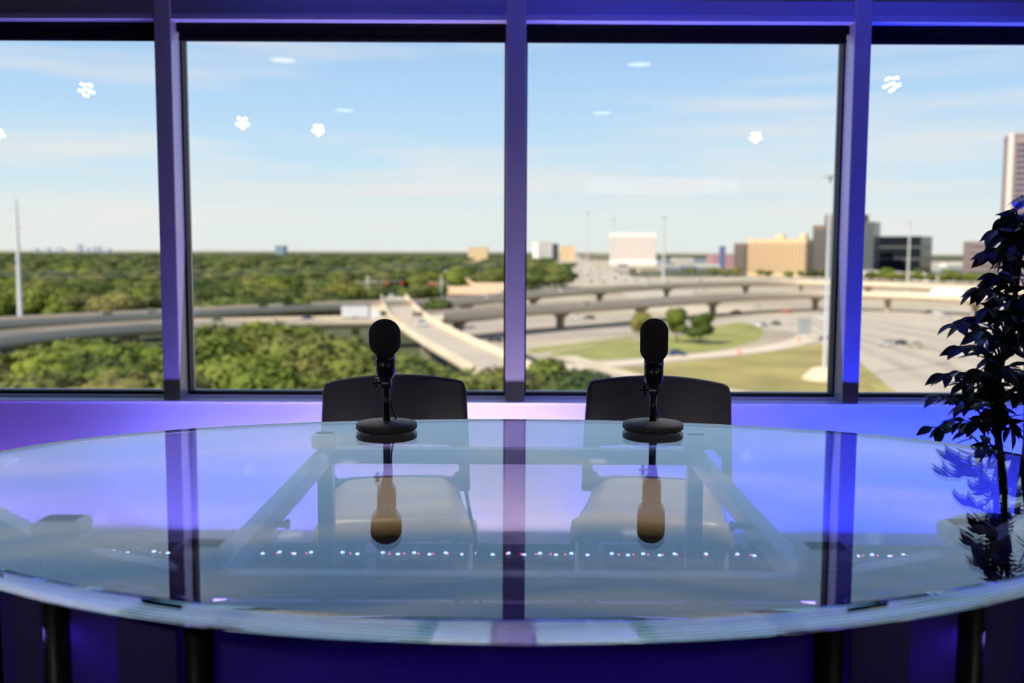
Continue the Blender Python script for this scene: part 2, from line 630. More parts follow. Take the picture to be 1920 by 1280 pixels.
def microphone(px, label, foam_r, foam_L, tilt, lean, rz, drop):
    base = G(px, 806, TABLE_Z)
    t = thing('desk_microphone', label, 'microphone', (base.x, base.y, TABLE_Z + .0008), rz, 'desk microphones')
    MB().lathe([(.066, 0), (.0685, .003), (.0713, .005), (.0713, .014), (.069, .0175), (.02, .0215), (.012, .022)], 64).build('base', m_base, t)
    zt = .105 - drop
    MB().lathe([(.0085, .018), (.0085, zt)], 20).build('stem', m_mic, t)
    pj = MB()
    for q in (-.010, -.005, 0, .005, .010):
        pj.lathe([(.0095, q - .0015), (.0105, q), (.0095, q + .0015)], 20, M=Matrix.Translation((0, 0, zt + .010)) @ Matrix.Rotation(PI / 2, 4, 'Y'))
    pj.box(-.009, .009, -.008, .008, zt - .002, zt + .008)
    pv = pj.build('pivot_joint', m_chrome, t)
    kn = MB().lathe([(.003, -.02), (.003, 0)], 10, M=Matrix.Translation((-.012, 0, zt + .010)) @ Matrix.Rotation(PI / 2, 4, 'Y'))
    prof = []
    vv, ff = [], []
    for zz, sc in ((0, 1), (.008, 1)):
        for k in range(32):
            a = 2 * PI * k / 32
            rr = .0115 * (1.06 if (k // 2) % 2 else .92)
            vv.append((rr * math.cos(a), rr * math.sin(a), zz))
    ff = [tuple(reversed(range(32))), tuple(range(32, 64))] + [(k, (k + 1) % 32, 32 + (k + 1) % 32, 32 + k) for k in range(32)]
    kn.add(vv, ff, M=Matrix.Translation((-.026, 0, zt + .010)) @ Matrix.Rotation(PI / 2, 4, 'Y'))
    kn.build('clamp_knob', m_mic, t)
    Mh = Matrix.Translation((0, 0, zt + .014)) @ Matrix.Rotation(lean, 4, 'Y') @ Matrix.Rotation(tilt, 4, 'X')
    MB().lathe([(.008, .0), (.012, .004), (.0195, .016), (.0225, .022), (.0225, .056), (.0205, .0565), (.0205, .058), (.0228, .0585), (.0228, .072), (.02, .074)], 40, M=Mh).build('body', m_mic, t)
    MB().lathe([(.0231, .0574), (.0231, .0582)], 40, M=Mh).build('band', m_chrome, t)
    for k, a in enumerate((-62, -52, -38)):
        aa = R(a)
        pts = [(.0231 * math.cos(aa + q * .05), .0231 * math.sin(aa + q * .05), .0645 + q * .0 + (abs(q) - 1) * .0022 * (1 if k < 2 else -1)) for q in (-1.6, -1, 0, 1, 1.6)]
        MB().tube([Mh @ Vector(p) for p in pts], .0005, 6).build('print_mark', m_print, t)
    MB().lathe(capsule(foam_r, foam_L), 40, M=Mh @ Matrix.Translation((0, 0, .064))).build('foam_windscreen', m_foam, t)
    # cable leaving the back of the head
    c0 = Mh @ Vector((.004, .018, .014))
    pts = smooth_path([c0, c0 + Vector((.004, .012, -.02)), (.006, .03, .06), (.016, .055, .02), (.02, .12, .0045)], 6)
    MB().tube(pts, .0028, 8).build('cable', m_mic, t)
    return t


microphone(725, 'black desk microphone with round foam ball in front of the left chair', .0362, .088, R(16), R(.5), 0, .004)
microphone(1224, 'black desk microphone with tall foam sleeve in front of the right chair', .0325, .104, R(10), R(-1), R(-4), .020)

# desk cables
for lab, pts in (('thin black cable hanging from the glass desk over the left chair', [AT(846, 845, 2.33), AT(866, 900, 2.34), AT(882, 985, 2.35), AT(897, 1060, 2.36), AT(905, 1200, 2.37)]),
                 ('thin black cable hanging from the glass desk over the right chair', [AT(1300, 845, 2.33), AT(1311, 880, 2.34), AT(1309, 950, 2.34), AT(1299, 1040, 2.35), AT(1285, 1200, 2.36)])):
    e = Vector(pts[-1])
    p = smooth_path(pts + [Vector((e.x + .02, e.y + .05, .03)), Vector((e.x + .1, e.y + .1, .006))], 6)
    tag(MB().tube(p, .0045, 8).build('hanging_cable', m_mic), lab, 'cable', 'cables under the desk')

# ================================================================== CHAIRS
m_cback = mat('navy_black_plastic', (.024, .026, .050), .33, bump=.06, bscale=400)
m_seat = mat('tan_plastic', (.40, .31, .17), .36, bump=.04, bscale=400)
m_cleg = mat('grey_chair_metal', (.42, .42, .42), .35, metal=.6)


def chair(label, loc, rz):
    t = thing('stacking_chair', label, 'chair', loc, rz, 'chairs behind the glass desk')
    # seat: waterfall front, slightly dished (front is -y)
    nu, nv = 24, 24
    vs, fs = [], []
    for j in range(nv + 1):
        v = j / nv
        for i in range(nu + 1):
            u = -1 + 2 * i / nu
            half = .215 - .035 * v ** 1.6
            x = u * half
            if v < .22:
                a = (1 - v / .22) * R(95)
                y = -.205 - .045 * math.sin(a) + .045 * 0
                z = .436 - .056 * (1 - math.cos(a))
            else:
                w = (v - .22) / .78
                y = -.205 + w * .41
                z = .436 - .012 * math.sin(w * PI) + .012 * w
            au = abs(u)
            if au > .72:
                q = (au - .72) / .28
                z -= .040 * q * q * (1 - .3 * v) * (1 if v > .22 else .6)
                y += .012 * q * q * (1 - v)
            vs.append((x, y, z))
    for j in range(nv):
        for i in range(nu):
            a = j * (nu + 1) + i
            fs.append((a, a + 1, a + nu + 2, a + nu + 1))
    st = MB().add(vs, fs, 0, True).build('seat', m_seat, t)
    md = st.modifiers.new('thick', 'SOLIDIFY'); md.thickness = .012; md.offset = -1
    # backrest with a hand slot above the seat
    nu, nw = 28, 24
    vs, fs = [], []

    def bp(u, w):
        half = .226 - .008 * w
        if w > .9:
            half -= .010 * ((w - .9) / .1) ** 2
        z = .405 + w * (.372 - .018 * u * u + .002)
        y = .195 + .07 * w - .040 * u * u - .02 * math.sin(w * PI)
        return (u * half, y, z)
    for j in range(nw + 1):
        for i in range(nu + 1):
            vs.append(bp(-1 + 2 * i / nu, j / nw))
    for j in range(nw):
        for i in range(nu):
            u, w = -1 + 2 * (i + .5) / nu, (j + .5) / nw
            if abs(u) < .87 and .13 < w < .37 and not (abs(u) > .80 and (w < .17 or w > .33)):
                continue
            a = j * (nu + 1) + i
            fs.append((a, a + 1, a + nu + 2, a + nu + 1))
    bk = MB().add(vs, fs, 0, True).build('backrest', m_cback, t)
    md = bk.modifiers.new('thick', 'SOLIDIFY'); md.thickness = .011; md.offset = 0
    md = bk.modifiers.new('soft', 'SUBSURF'); md.levels = 1; md.render_levels = 1
    for s in (-1, 1):
        MB().tube([(s * .190, -.195, .40), (s * .196, -.205, .012)], .0125, 12).build('leg', m_cleg, t)
        MB().tube([(s * .180, .165, .415), (s * .190, .205, .012)], .0125, 12).build('leg', m_cleg, t)
        MB().tube([(s * .190, -.20, .395), (s * .180, .165, .412)], .010, 10).build('seat_rail', m_cleg, t)
        for yy in (-.205, .205):
            MB().lathe([(.014, 0), (.014, .014)], 12).build('foot_cap', m_mic, t, (s * .193, yy, 0))
    return t


chair('dark plastic chair with tan seat behind the round foam microphone', (AT(741, 900, 2.78).x, 2.80, 0), R(7))
chair('dark plastic chair with tan seat behind the tall foam microphone', (AT(1229, 900, 2.78).x, 2.80, 0), R(-10))

# ================================================================== WALL WASH LED BARS
led_cols = {-4: (.16, .07, .8), -3: (.16, .07, .8), -2: (.20, .10, .85), -1: (.18, .16, 1), 0: (.80, .60, 1), 1: (.06, .07, 1), 2: (.02, .04, 1), 3: (.04, .05, 1), 4: (.06, .05, 1)}
led_pow = {-4: 2.5, -3: 2.5, -2: 3, -1: 15, 0: 13, 1: 17, 2: 32, 3: 24, 4: 10}
led_lab = {-4: 'black floor LED bar washing the wall, far left end of the row', -3: 'black floor LED bar washing the wall, third to the left of the centre mullion', -2: 'black floor LED bar washing the wall, left of the left chair',
           -1: 'black floor LED bar washing the wall behind the left chair', 0: 'black floor LED bar at the wall under the centre mullion', 1: 'black floor LED bar washing the wall behind the right chair',
           2: 'black floor LED bar washing the wall right of the right chair', 3: 'black floor LED bar washing the wall left of the fig', 4: 'black floor LED bar washing the wall behind the fig'}
m_ledh = mat('black_led_housing', (.01, .01, .011), .4)
m_lb, m_lr = emat('led_blue_white', (.30, .42, 1), 3.2), emat('led_red', (1, .12, .2), 2.2)
BARP = .83
LY = 3.53
lens_b = MB().lathe([(.0075, 0), (.006, .004), (.0001, .006)], 10).mesh('led', m_lb)
lens_r = MB().lathe([(.004, 0), (.003, .002), (.0001, .003)], 8).mesh('led', m_lr)
for k in range(-4, 5):
    cx = -.095 + k * BARP
    t = thing('led_bar', led_lab[k], 'light bar', (cx, LY, 0), 0, 'LED wash bars along the wall')
    MB().box(-.395, .395, -.035, .035, .012, .045).build('housing', m_ledh, t, bevel=.004)
    for s in (-.3, .3):
        MB().box(s - .012, s + .012, -.045, .045, 0, .012).build('foot', m_ledh, t)
    for q in range(14):
        o = bpy.data.objects.new('led', lens_b)
        C.objects.link(o); o.parent = t
        o.location = (-.37 + q * .057, -.022 if q % 2 else -.004, .0452)
        o = bpy.data.objects.new('led', lens_r)
        C.objects.link(o); o.parent = t
        o.location = (-.345 + q * .053, -.013, .0452)
    MB().box(-.395, .395, .006, .009, .045, .078).build('added_glare_shield', m_ledh, t)  # added lip that hides the wash light from the camera
    MB().box(-.39, .39, .012, .032, .045, .047).build('wash_lens', emat('wash_lens_glow', (.3, .3, 1), 1.0), t)
    area_light('wash_light', t, (0, .022, .052), (0, .152, 1.0), .018, .78, led_pow[k], led_cols[k], R(132))

# blue LED bars under the ceiling that wash the header from above
for X, pw, lab in ((-.55, 1.2, 'blue LED bar under the ceiling above the left chair'), (.45, 2.6, 'blue LED bar under the ceiling right of the centre mullion'), (1.40, 2.8, 'blue LED bar under the ceiling above the right mullion'), (2.35, .9, 'blue LED bar under the ceiling above the fig')):
    t = thing('ceiling_led_bar', lab, 'light bar', (X, 3.40, CEIL), 0, 'LED bars under the ceiling')
    MB().box(-.42, .42, -.03, .03, -.06, -.02).build('housing', m_ledh, t, bevel=.004)
    for s_ in (-.3, .3):
        MB().box(s_ - .012, s_ + .012, -.02, .02, -.02, 0).build('bracket', m_ledh, t)
    MB().box(-.41, .41, -.022, .022, -.064, -.06).build('lens', emat('blue_lens', (.05, .06, 1), 2), t)
    area_light('wash_light', t, (0, .01, -.068), (0, .28, -.7), .03, .8, pw, (.05, .06, 1), R(120))

# ================================================================== STUDIO LIGHTS BEHIND THE CAMERA (seen mirrored in the panes)


def mirrored(px, py, Dv):
    p = AT(px, py, Dv)
    return Vector((p.x, 2 * GLASSY - Dv, p.z))


m_can = mat('black_lamp_can', (.012, .012, .013), .4)
m_led = emat('par_led', (1, .97, .95), 110)
lens_p = MB().lathe([(.007, 0), (.007, .004), (.0001, .006)], 12).mesh('lens', m_led)
par_lab = ['small LED spotlight hung above and left of the camera, nearest the left wall', 'small LED spotlight reflected high in the left edge pane', 'small LED spotlight reflected beside the left mullion',
           'LED spotlight aimed at the desk from behind the left chair line', 'LED spotlight aimed at the desk from behind the right chair line', 'small LED spotlight reflected high in the right edge pane']
pars = [(-6, 250, 8.2), (162, 168, 7.13), (455, 230, 8.6), (597, 243, 9.0), (1417, 257, 8.9), (1672, 157, 6.7)]
for (px, py, Dv), lab in zip(pars, par_lab):
    p = mirrored(px, py, Dv)
    t = thing('spotlight', lab, 'spotlight', p, 0, 'LED spotlights hung from the studio ceiling')
    big = px in (597, 1417)
    aim = Vector((p.x * .35, GLASSY, 1.5)) if not big else Vector((p.x * .3, GLASSY, 1.3))
    q = (aim - p).to_track_quat('Z', 'Y').to_matrix().to_4x4()
    MB().lathe([(.045, -.16), (.062, -.13), (.066, -.01), (.062, -.004)], 24, M=q).build('can', m_can, t)
    MB().lathe([(.066, -.012), (.074, -.010), (.074, .004), (.060, .004), (.060, -.004)], 24, M=q).build('rim', m_can, t)
    nled = 5
    for k in range(nled):
        a = 2 * PI * k / nled + PI / 2 + PI
        o = bpy.data.objects.new('lens', lens_p)
        C.objects.link(o); o.parent = t
        o.matrix_local = q @ Matrix.Translation((.041 * math.cos(a), .041 * math.sin(a), -.003))
    o = bpy.data.objects.new('lens', lens_p)
    C.objects.link(o); o.parent = t
    o.matrix_local = q @ Matrix.Translation((0, 0, -.003))
    h = CEIL - p.z
    MB().tube([(-.085, 0, -.03), (-.085, 0, .10), (.085, 0, .10), (.085, 0, -.03)], .006, 8).build('yoke', m_can, t)
    MB().tube([(0, 0, .10), (0, 0, h)], .011, 10).build('drop_rod', m_can, t)
    L = bpy.data.lights.new('beam', 'SPOT')
    L.energy = 24 if big else 5
    L.spot_size = R(30)
    L.spot_blend = .7
    L.shadow_soft_size = 0
    L.color = (1, .93, .86)
    o = bpy.data.objects.new('beam', L)
    C.objects.link(o); o.parent = t
    tgt = Vector((p.x * .25, 2.5, .72)) - p
    o.matrix_local = tgt.to_track_quat('-Z', 'Y').to_matrix().to_4x4()
    o.location = tgt.normalized() * .05

# two added lamps over the chairs, put in to warm and brighten the seats
for X, lab in ((-.75, 'warm spotlight hung from the ceiling above the left chair'), (.95, 'warm spotlight hung from the ceiling above the right chair')):
    t = thing('spotlight', lab, 'spotlight', (X, 2.80, 2.42), 0, 'LED spotlights hung from the studio ceiling')
    q = Vector((-X * .6, -.3, -2)).to_track_quat('Z', 'Y').to_matrix().to_4x4()
    MB().lathe([(.045, -.16), (.062, -.13), (.066, -.01), (.062, -.004)], 24, M=q).build('can', m_can, t)
    MB().lathe([(.0001, .0), (.06, -.004)], 24, M=q).build('lens', emat('added_warm_lens', (1, .8, .55), 6), t)
    MB().tube([(-.085, 0, -.03), (-.085, 0, .10), (.085, 0, .10), (.085, 0, -.03)], .006, 8).build('yoke', m_can, t)
    MB().tube([(0, 0, .10), (0, 0, CEIL - 2.42)], .011, 10).build('drop_rod', m_can, t)
    L = bpy.data.lights.new('beam', 'SPOT')
    L.energy = 110
    L.spot_size = R(30)
    L.spot_blend = .6
    L.shadow_soft_size = 0
    L.color = (1, .84, .60)
    o = bpy.data.objects.new('beam', L)
    C.objects.link(o); o.parent = t
    tgt = Vector(((-.33 if X < 0 else .40) - X, 2.64 - 2.80, .44 - 2.42))
    o.matrix_local = tgt.to_track_quat('-Z', 'Y').to_matrix().to_4x4()
    o.location = tgt.normalized() * .06

m_dl = emat('downlight_glow', (1, .88, .84), 3.6)
m_ring = mat('white_trim_ring', (.6, .6, .6), .5)
for (px, py), lab, dx in (((531, 113), 'recessed round ceiling downlight, front row left', 0), ((1199, 121), 'recessed round ceiling downlight, front row right', 0),
                          ((645, 207), 'recessed round ceiling downlight, rear row left', 0), ((1129, 212), 'recessed round ceiling downlight, rear row right', 0)):
    d = ray(px, py)
    tt = (CEIL - .006 - CAMZ) / d.z
    p = CAM + d * tt
    t = thing('downlight', lab, 'downlight', (p.x, 2 * GLASSY - p.y, CEIL), 0, 'recessed downlights in the ceiling')
    MB().lathe([(.098, -.006), (.118, -.006), (.118, 0), (.098, 0), (.098, -.006)], 32, cap=False).build('trim_ring', m_ring, t)
    MB().lathe([(.0001, -.004), (.097, -.004)], 32).build('diffuser', m_dl, t)

# timer display on a stand, mirrored faintly in the pane behind the right chair
p = mirrored(1240, 349, 8.7)
t = thing('timer_display', 'long pale digital timer display on a floor stand behind the camera', 'display', (p.x, p.y, 0))
MB().box(-.68, .68, -.05, 0, p.z - .085, p.z + .085).build('housing', m_can, t, bevel=.006)
MB().box(-.66, .66, -.001, .003, p.z - .07, p.z + .07).build('screen', emat('timer_screen', (.62, .72, 1), .55), t)
MB().tube([(0, -.03, .03), (0, -.03, p.z - .08)], .02, 12).build('stand_pole', m_can, t)
MB().lathe([(.25, 0), (.25, .02), (.03, .04)], 32).build('stand_base', m_can, t, (0, -.03, 0))
cu = bpy.data.curves.new('digits', 'FONT')
cu.body = '03:00:00'
cu.size = .16
cu.align_x = 'CENTER'
cu.align_y = 'CENTER'
cu.extrude = .001
to = bpy.data.objects.new('digits', cu)
C.objects.link(to)
to.parent = t
to.location = (.08, .005, p.z)
to.rotation_euler = (PI / 2, 0, PI)
cu.materials.append(emat('timer_digits', (.9, .5, .6), .35))
bpy.context.view_layer.update()
dm = bpy.data.objects.new('digits', bpy.data.meshes.new_from_object(to))
C.objects.link(dm)
dm.parent = t
dm.location, dm.rotation_euler = to.location, to.rotation_euler
bpy.data.objects.remove(to)

# ================================================================== FIG TREE IN A POT
m_leaf = mat('fig_leaf', (.012, .024, .010), .42, objvar=[(.008, .016, .008), (.014, .03, .010), (.02, .036, .012)])
m_bark = mat('fig_bark', (.05, .04, .032), .8, var=.3, vscale=40)
m_pot = mat('dark_grey_pot', (.05, .05, .055), .5)
m_soil = mat('potting_soil', (.03, .022, .015), .95, bump=.5, bscale=80)
PX_, PY_ = 1.47, 2.88
fig = thing('potted_fig', 'dark leafy weeping fig tree in a pot at the right of the desk', 'plant', (PX_, PY_, 0))
MB().lathe([(.11, 0), (.15, .28), (.165, .30), (.165, .33), (.15, .33), (.145, .27)], 32).build('pot', m_pot, fig)
MB().lathe([(.0001, .285), (.145, .28)], 32).build('soil', m_soil, fig)


def leaf_mesh(L, W):
    prof = [(0, 0), (.08, .25), (.25, .82), (.42, 1), (.60, .86), (.78, .50), (.92, .16), (1, 0)]
    vs, fs = [], []
    for i, (t_, w_) in enumerate(prof):
        y = t_ * L
        z = -.18 * L * t_ * t_
        if i in (0, len(prof) - 1):
            vs.append((0, y, z))
        else:
            vs += [(-w_ * W / 2, y, z + .10 * W * w_), (0, y, z), (w_ * W / 2, y, z + .10 * W * w_)]
    fs += [(0, 2, 1), (0, 3, 2)]
    n_ = len(prof)
    for i in range(1, n_ - 2):
        a = 1 + (i - 1) * 3
        fs += [(a, a + 1, a + 4, a + 3), (a + 1, a + 2, a + 5, a + 4)]
    a = 1 + (n_ - 3) * 3
    e = len(vs) - 1
    fs += [(a, a + 1, e), (a + 1, a + 2, e)]
    return vs, fs


lv, lf = leaf_mesh(.064, .029)
lmesh = MB().add(lv, lf, 0, True).mesh('leaf', m_leaf)
tr = random.Random(21)
trunks = [[(0, 0, .28), (-.03, .01, .55), (-.055, 0, .75), (-.03, -.02, 1.0), (.0, -.01, 1.30)], [(.03, .02, .28), (.05, .02, .6), (.045, .03, .9), (.07, .02, 1.15), (.06, .0, 1.38)]]
for tk in trunks:
    sp = smooth_path(tk, 5)
    MB().tube(sp, [.013 - .008 * i / len(sp) for i in range(len(sp))], 10).build('trunk', m_bark, fig)
tips = [(1748, 800, 2.80), (1762, 742, 2.74), (1772, 700, 2.86), (1790, 605, 2.82), (1800, 650, 2.75), (1828, 545, 2.86), (1850, 475, 2.80), (1884, 408, 2.88), (1905, 410, 2.80), (1862, 520, 2.72),
        (1800, 760, 2.92), (1835, 700, 2.70), (1845, 640, 2.95), (1875, 590, 2.78), (1895, 500, 2.95), (1900, 460, 2.74), (1830, 790, 2.76), (1868, 760, 2.9), (1885, 690, 2.7), (1780, 790, 2.9), (1845, 850, 2.78),
        (1905, 640, 2.96), (1815, 600, 2.95), (1805, 720, 2.82), (1918, 560, 2.7), (1915, 740, 2.76), (1912, 440, 2.9), (1850, 580, 2.8), (1880, 640, 2.88), (1900, 700, 2.9), (1895, 800, 2.82),
        (1860, 680, 2.85), (1875, 440, 2.84), (1840, 620, 2.74), (1870, 560, 2.92), (1905, 600, 2.82), (1825, 745, 2.96), (1855, 720, 2.8)]
for _ in range(11):
    tips.append((tr.uniform(1850, 1930), tr.uniform(430, 800), tr.uniform(2.7, 2.98)))
for _ in range(26):
    a, z = tr.uniform(-1.4, 1.4), tr.uniform(.62, 1.42)
    rr = tr.uniform(.12, .34)
    q_ = Vector((PX_ + .05 + rr * math.cos(a), PY_ + rr * math.sin(a), z))
    tips.append((*pix(q_), q_.y))
leaves = []
tw = MB()
for (px, py, D) in tips:
    tip = AT(px, py, D) - Vector((PX_, PY_, 0))
    tk = smooth_path(trunks[0 if tip.x < .03 else 1], 8)
    zb = max(.52, min(1.34, tip.z - .04 - .35 * math.hypot(tip.x, tip.y)))
    b = min(tk, key=lambda q_: abs(q_.z - zb))
    mid = (b + tip) / 2 + Vector((0, 0, .05))
    path = smooth_path([b, mid, tip], 7)
    tw.tube(path, [.0035 - .0024 * i / len(path) for i in range(len(path))], 6)
    nl = 11
    for k in range(nl):
        s = .34 + .66 * k / (nl - 1)
        i = min(int(s * (len(path) - 1)), len(path) - 2)
        p = path[i].lerp(path[i + 1], s * (len(path) - 1) - i)
        d = (path[i + 1] - path[i]).normalized()
        side = d.cross(Vector((0, 0, 1)))
        if side.length < .1:
            side = Vector((1, 0, 0))
        side.normalize()
        sg = 1 if k % 2 else -1
        ld = (d * tr.uniform(.3, 1) + side * sg * tr.uniform(.4, 1.1) + Vector((0, 0, tr.uniform(-.9, .1)))).normalized()
        if k == nl - 1:
            ld = (d + Vector((0, 0, -.4))).normalized()
        up = (Vector((0, 0, 1)) + Vector((tr.uniform(-.7, .7), tr.uniform(-1, .3), 0))).normalized()
        x_ = ld.cross(up).normalized()
        z_ = x_.cross(ld)
        M_ = Matrix((x_, ld, z_)).transposed().to_4x4()
        M_ = Matrix.Translation(p) @ M_ @ Matrix.Scale(tr.uniform(.75, 1.15), 4)
        leaves.append(M_)
tw.build('twigs', m_bark, fig)['kind'] = 'stuff'


def lpx(M_):
    return pix(Vector((PX_, PY_, 0)) + M_.translation)[0]


leaves.sort(key=lambda M_: lpx(M_))
for M_ in leaves[:300]:
    o = bpy.data.objects.new('leaf', lmesh)
    C.objects.link(o)
    o.parent = fig
    o.matrix_local = M_
mb = MB()
for M_ in leaves[300:]:
    mb.add(lv, lf, 0, True, M_)
mb.build('foliage', m_leaf, fig)['kind'] = 'stuff'

# ================================================================== OUTSIDE
GH = 26.0
GZ = CAMZ - GH
EZ = GZ + 7.0                                    # level of the raised roads
m_ground = mat('dry_ground', (.45, .37, .26), .95, var=.35, vscale=.012)
m_green = mat('ground_cover', (.07, .08, .03), .95, var=.4, vscale=.02)
m_grass = mat('dry_grass', (.34, .28, .09), .95, var=.28, vscale=.05)
m_lawn = mat('green_lawn', (.29, .28, .075), .95, var=.25, vscale=.06)
m_conc = mat('pale_concrete', (.68, .56, .42), .9, var=.08, vscale=.08)
m_sand = mat('sandy_path', (.60, .49, .34), .95, var=.12, vscale=.1)
m_asph = mat('worn_asphalt', (.43, .36, .29), .9, var=.12, vscale=.05)
m_deck = mat('deck_concrete', (.60, .50, .38), .9, var=.08, vscale=.1)
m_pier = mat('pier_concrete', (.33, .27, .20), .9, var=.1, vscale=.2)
m_hway = mat('worn_highway_concrete', (.50, .42, .32), .9, var=.10, vscale=.06)
m_line = mat('road_paint', (.75, .73, .68), .8)

tag(MB().box(-9000, 9000, 60, 30000, GZ - 1, GZ).build('ground', m_ground), 'dry tan ground stretching to the horizon', kind='structure')


def gpoly(name, pts, dz, m_, label, kind='structure', n=6):
    w = [G(x, y, GZ) for x, y in pts]
    w = smooth_path(w + [w[0]], n)[:-1] if n > 1 else w
    c = sum((Vector(p) for p in w), Vector()) / len(w)
    poly = [(p.x - c.x, p.y - c.y) for p in w]
    ar = sum(poly[i][0] * poly[(i + 1) % len(poly)][1] - poly[(i + 1) % len(poly)][0] * poly[i][1] for i in range(len(poly)))
    if ar < 0:
        poly.reverse()
    return tag(MB().prism(poly, -.02, dz).build(name, m_, loc=(c.x, c.y, GZ)), label, kind=kind)


gpoly('woodland_floor', [(-500, 760), (-500, 472.5), (500, 472.2), (1040, 474), (1065, 520), (1000, 545), (830, 575), (820, 640), (980, 660), (1160, 745), (1180, 790), (500, 800)], .04, m_green, 'green undergrowth below the tree belt', n=1)
gpoly('highway', [(1330, 602), (1500, 588), (1900, 570), (2150, 580), (2350, 780), (1760, 790), (1690, 745), (1600, 668), (1545, 640), (1470, 618)], .05, m_hway, 'wide pale concrete highway running under the flyovers', n=1)
gpoly('lower_road', [(840, 604), (1190, 592), (1330, 600), (1330, 612), (1190, 620), (1000, 640), (860, 642)], .05, m_asph, 'grey road passing under the lower flyover', n=1)
gpoly('lawn', [(1030, 662), (1140, 645), (1280, 628), (1385, 604), (1432, 622), (1400, 645), (1300, 662), (1150, 674), (1060, 672)], .06, m_lawn, 'green grass island with small trees beside the slip road', 'stuff', 4)
gpoly('dry_meadow', [(1150, 690), (1290, 677), (1430, 662), (1525, 646), (1562, 652), (1610, 700), (1650, 760), (1480, 750), (1260, 712)], .05, m_grass, 'dry yellow green grass field around the tall light mast', 'stuff', 4)
gpoly('grass_verge', [(1585, 655), (1625, 680), (1695, 748), (1640, 790), (1590, 780)], .045, m_grass, 'dry grass wedge between mullion and highway', 'stuff', 1)
gpoly('far_lawn', [(985, 572), (1180, 560), (1300, 558), (1180, 575), (985, 590)], .05, m_lawn, 'strip of grass between the two flyovers', 'stuff', 1)
gpoly('verge_strip', [(985, 655), (1180, 632), (1200, 636), (1000, 662)], .05, m_lawn, 'thin grass verge beside the grey road', 'stuff', 1)
gpoly('far_greenery', [(1180, 518), (1560, 519), (1830, 528), (2050, 540), (2050, 505), (1180, 503)], .05, m_green, 'green belt behind the upper flyover', 'stuff', 1)

tag(MB().prism([(230, 3000), (2300, 3000), (6500, 9000), (560, 9000)], -.02, .05).build('horizon_woods', m_green, loc=(0, 0, GZ)), 'band of woods along the right horizon', kind='stuff')


def ribbon(name, label, pts, width, m_, z, dz=.08, n=8, lines=()):
    w = smooth_path([G(x, y, z) for x, y in pts], n)
    mb = MB()
    vs, fs = [], []
    for i, p in enumerate(w):
        d = (w[min(i + 1, len(w) - 1)] - w[max(i - 1, 0)]).normalized()
        nn = Vector((-d.y, d.x, 0)).normalized()
        for s in (-1, 1):
            vs.append(p + nn * s * width / 2 + Vector((0, 0, dz)))
    for i in range(len(w) - 1):
        fs.append((2 * i, 2 * i + 1, 2 * i + 3, 2 * i + 2))
    mb.add(vs, fs)
    return tag(mb.build(name, m_), label, kind='structure')


ribbon('slip_road', 'curved pale slip road around the grass island', [(1500, 606), (1520, 628), (1470, 648), (1380, 661), (1270, 671), (1180, 680), (1090, 687), (980, 700)], 7.5, m_conc, GZ, .10)
ribbon('footpath', 'sandy path below the dry grass field', [(1060, 668), (1130, 690), (1230, 714), (1380, 736), (1600, 770)], 5.5, m_sand, GZ, .11)
ribbon('far_highway', 'pale highway running away to the horizon', [(1260, 560), (1180, 530), (1110, 505), (1075, 486), (1062, 476)], 46, m_hway, GZ, .09)
for k, (a, b) in enumerate((((1500, 600), (2000, 735)), ((1480, 606), (1800, 750)), ((1560, 592), (2100, 700)), ((1530, 594), (2060, 716)), ((1490, 603), (1900, 742)))):
    ribbon('shoulder', ['second lane strip from the fig', 'lane strip nearest the grass wedge', 'lane strip farthest from the grass wedge', 'worn lane strip by the silver car', 'worn lane strip next to the grass wedge'][k] + ' on the highway', [a, ((a[0] + b[0]) / 2 + 12, (a[1] + b[1]) / 2 - 10), b], 3.2, m_asph, GZ, .12)


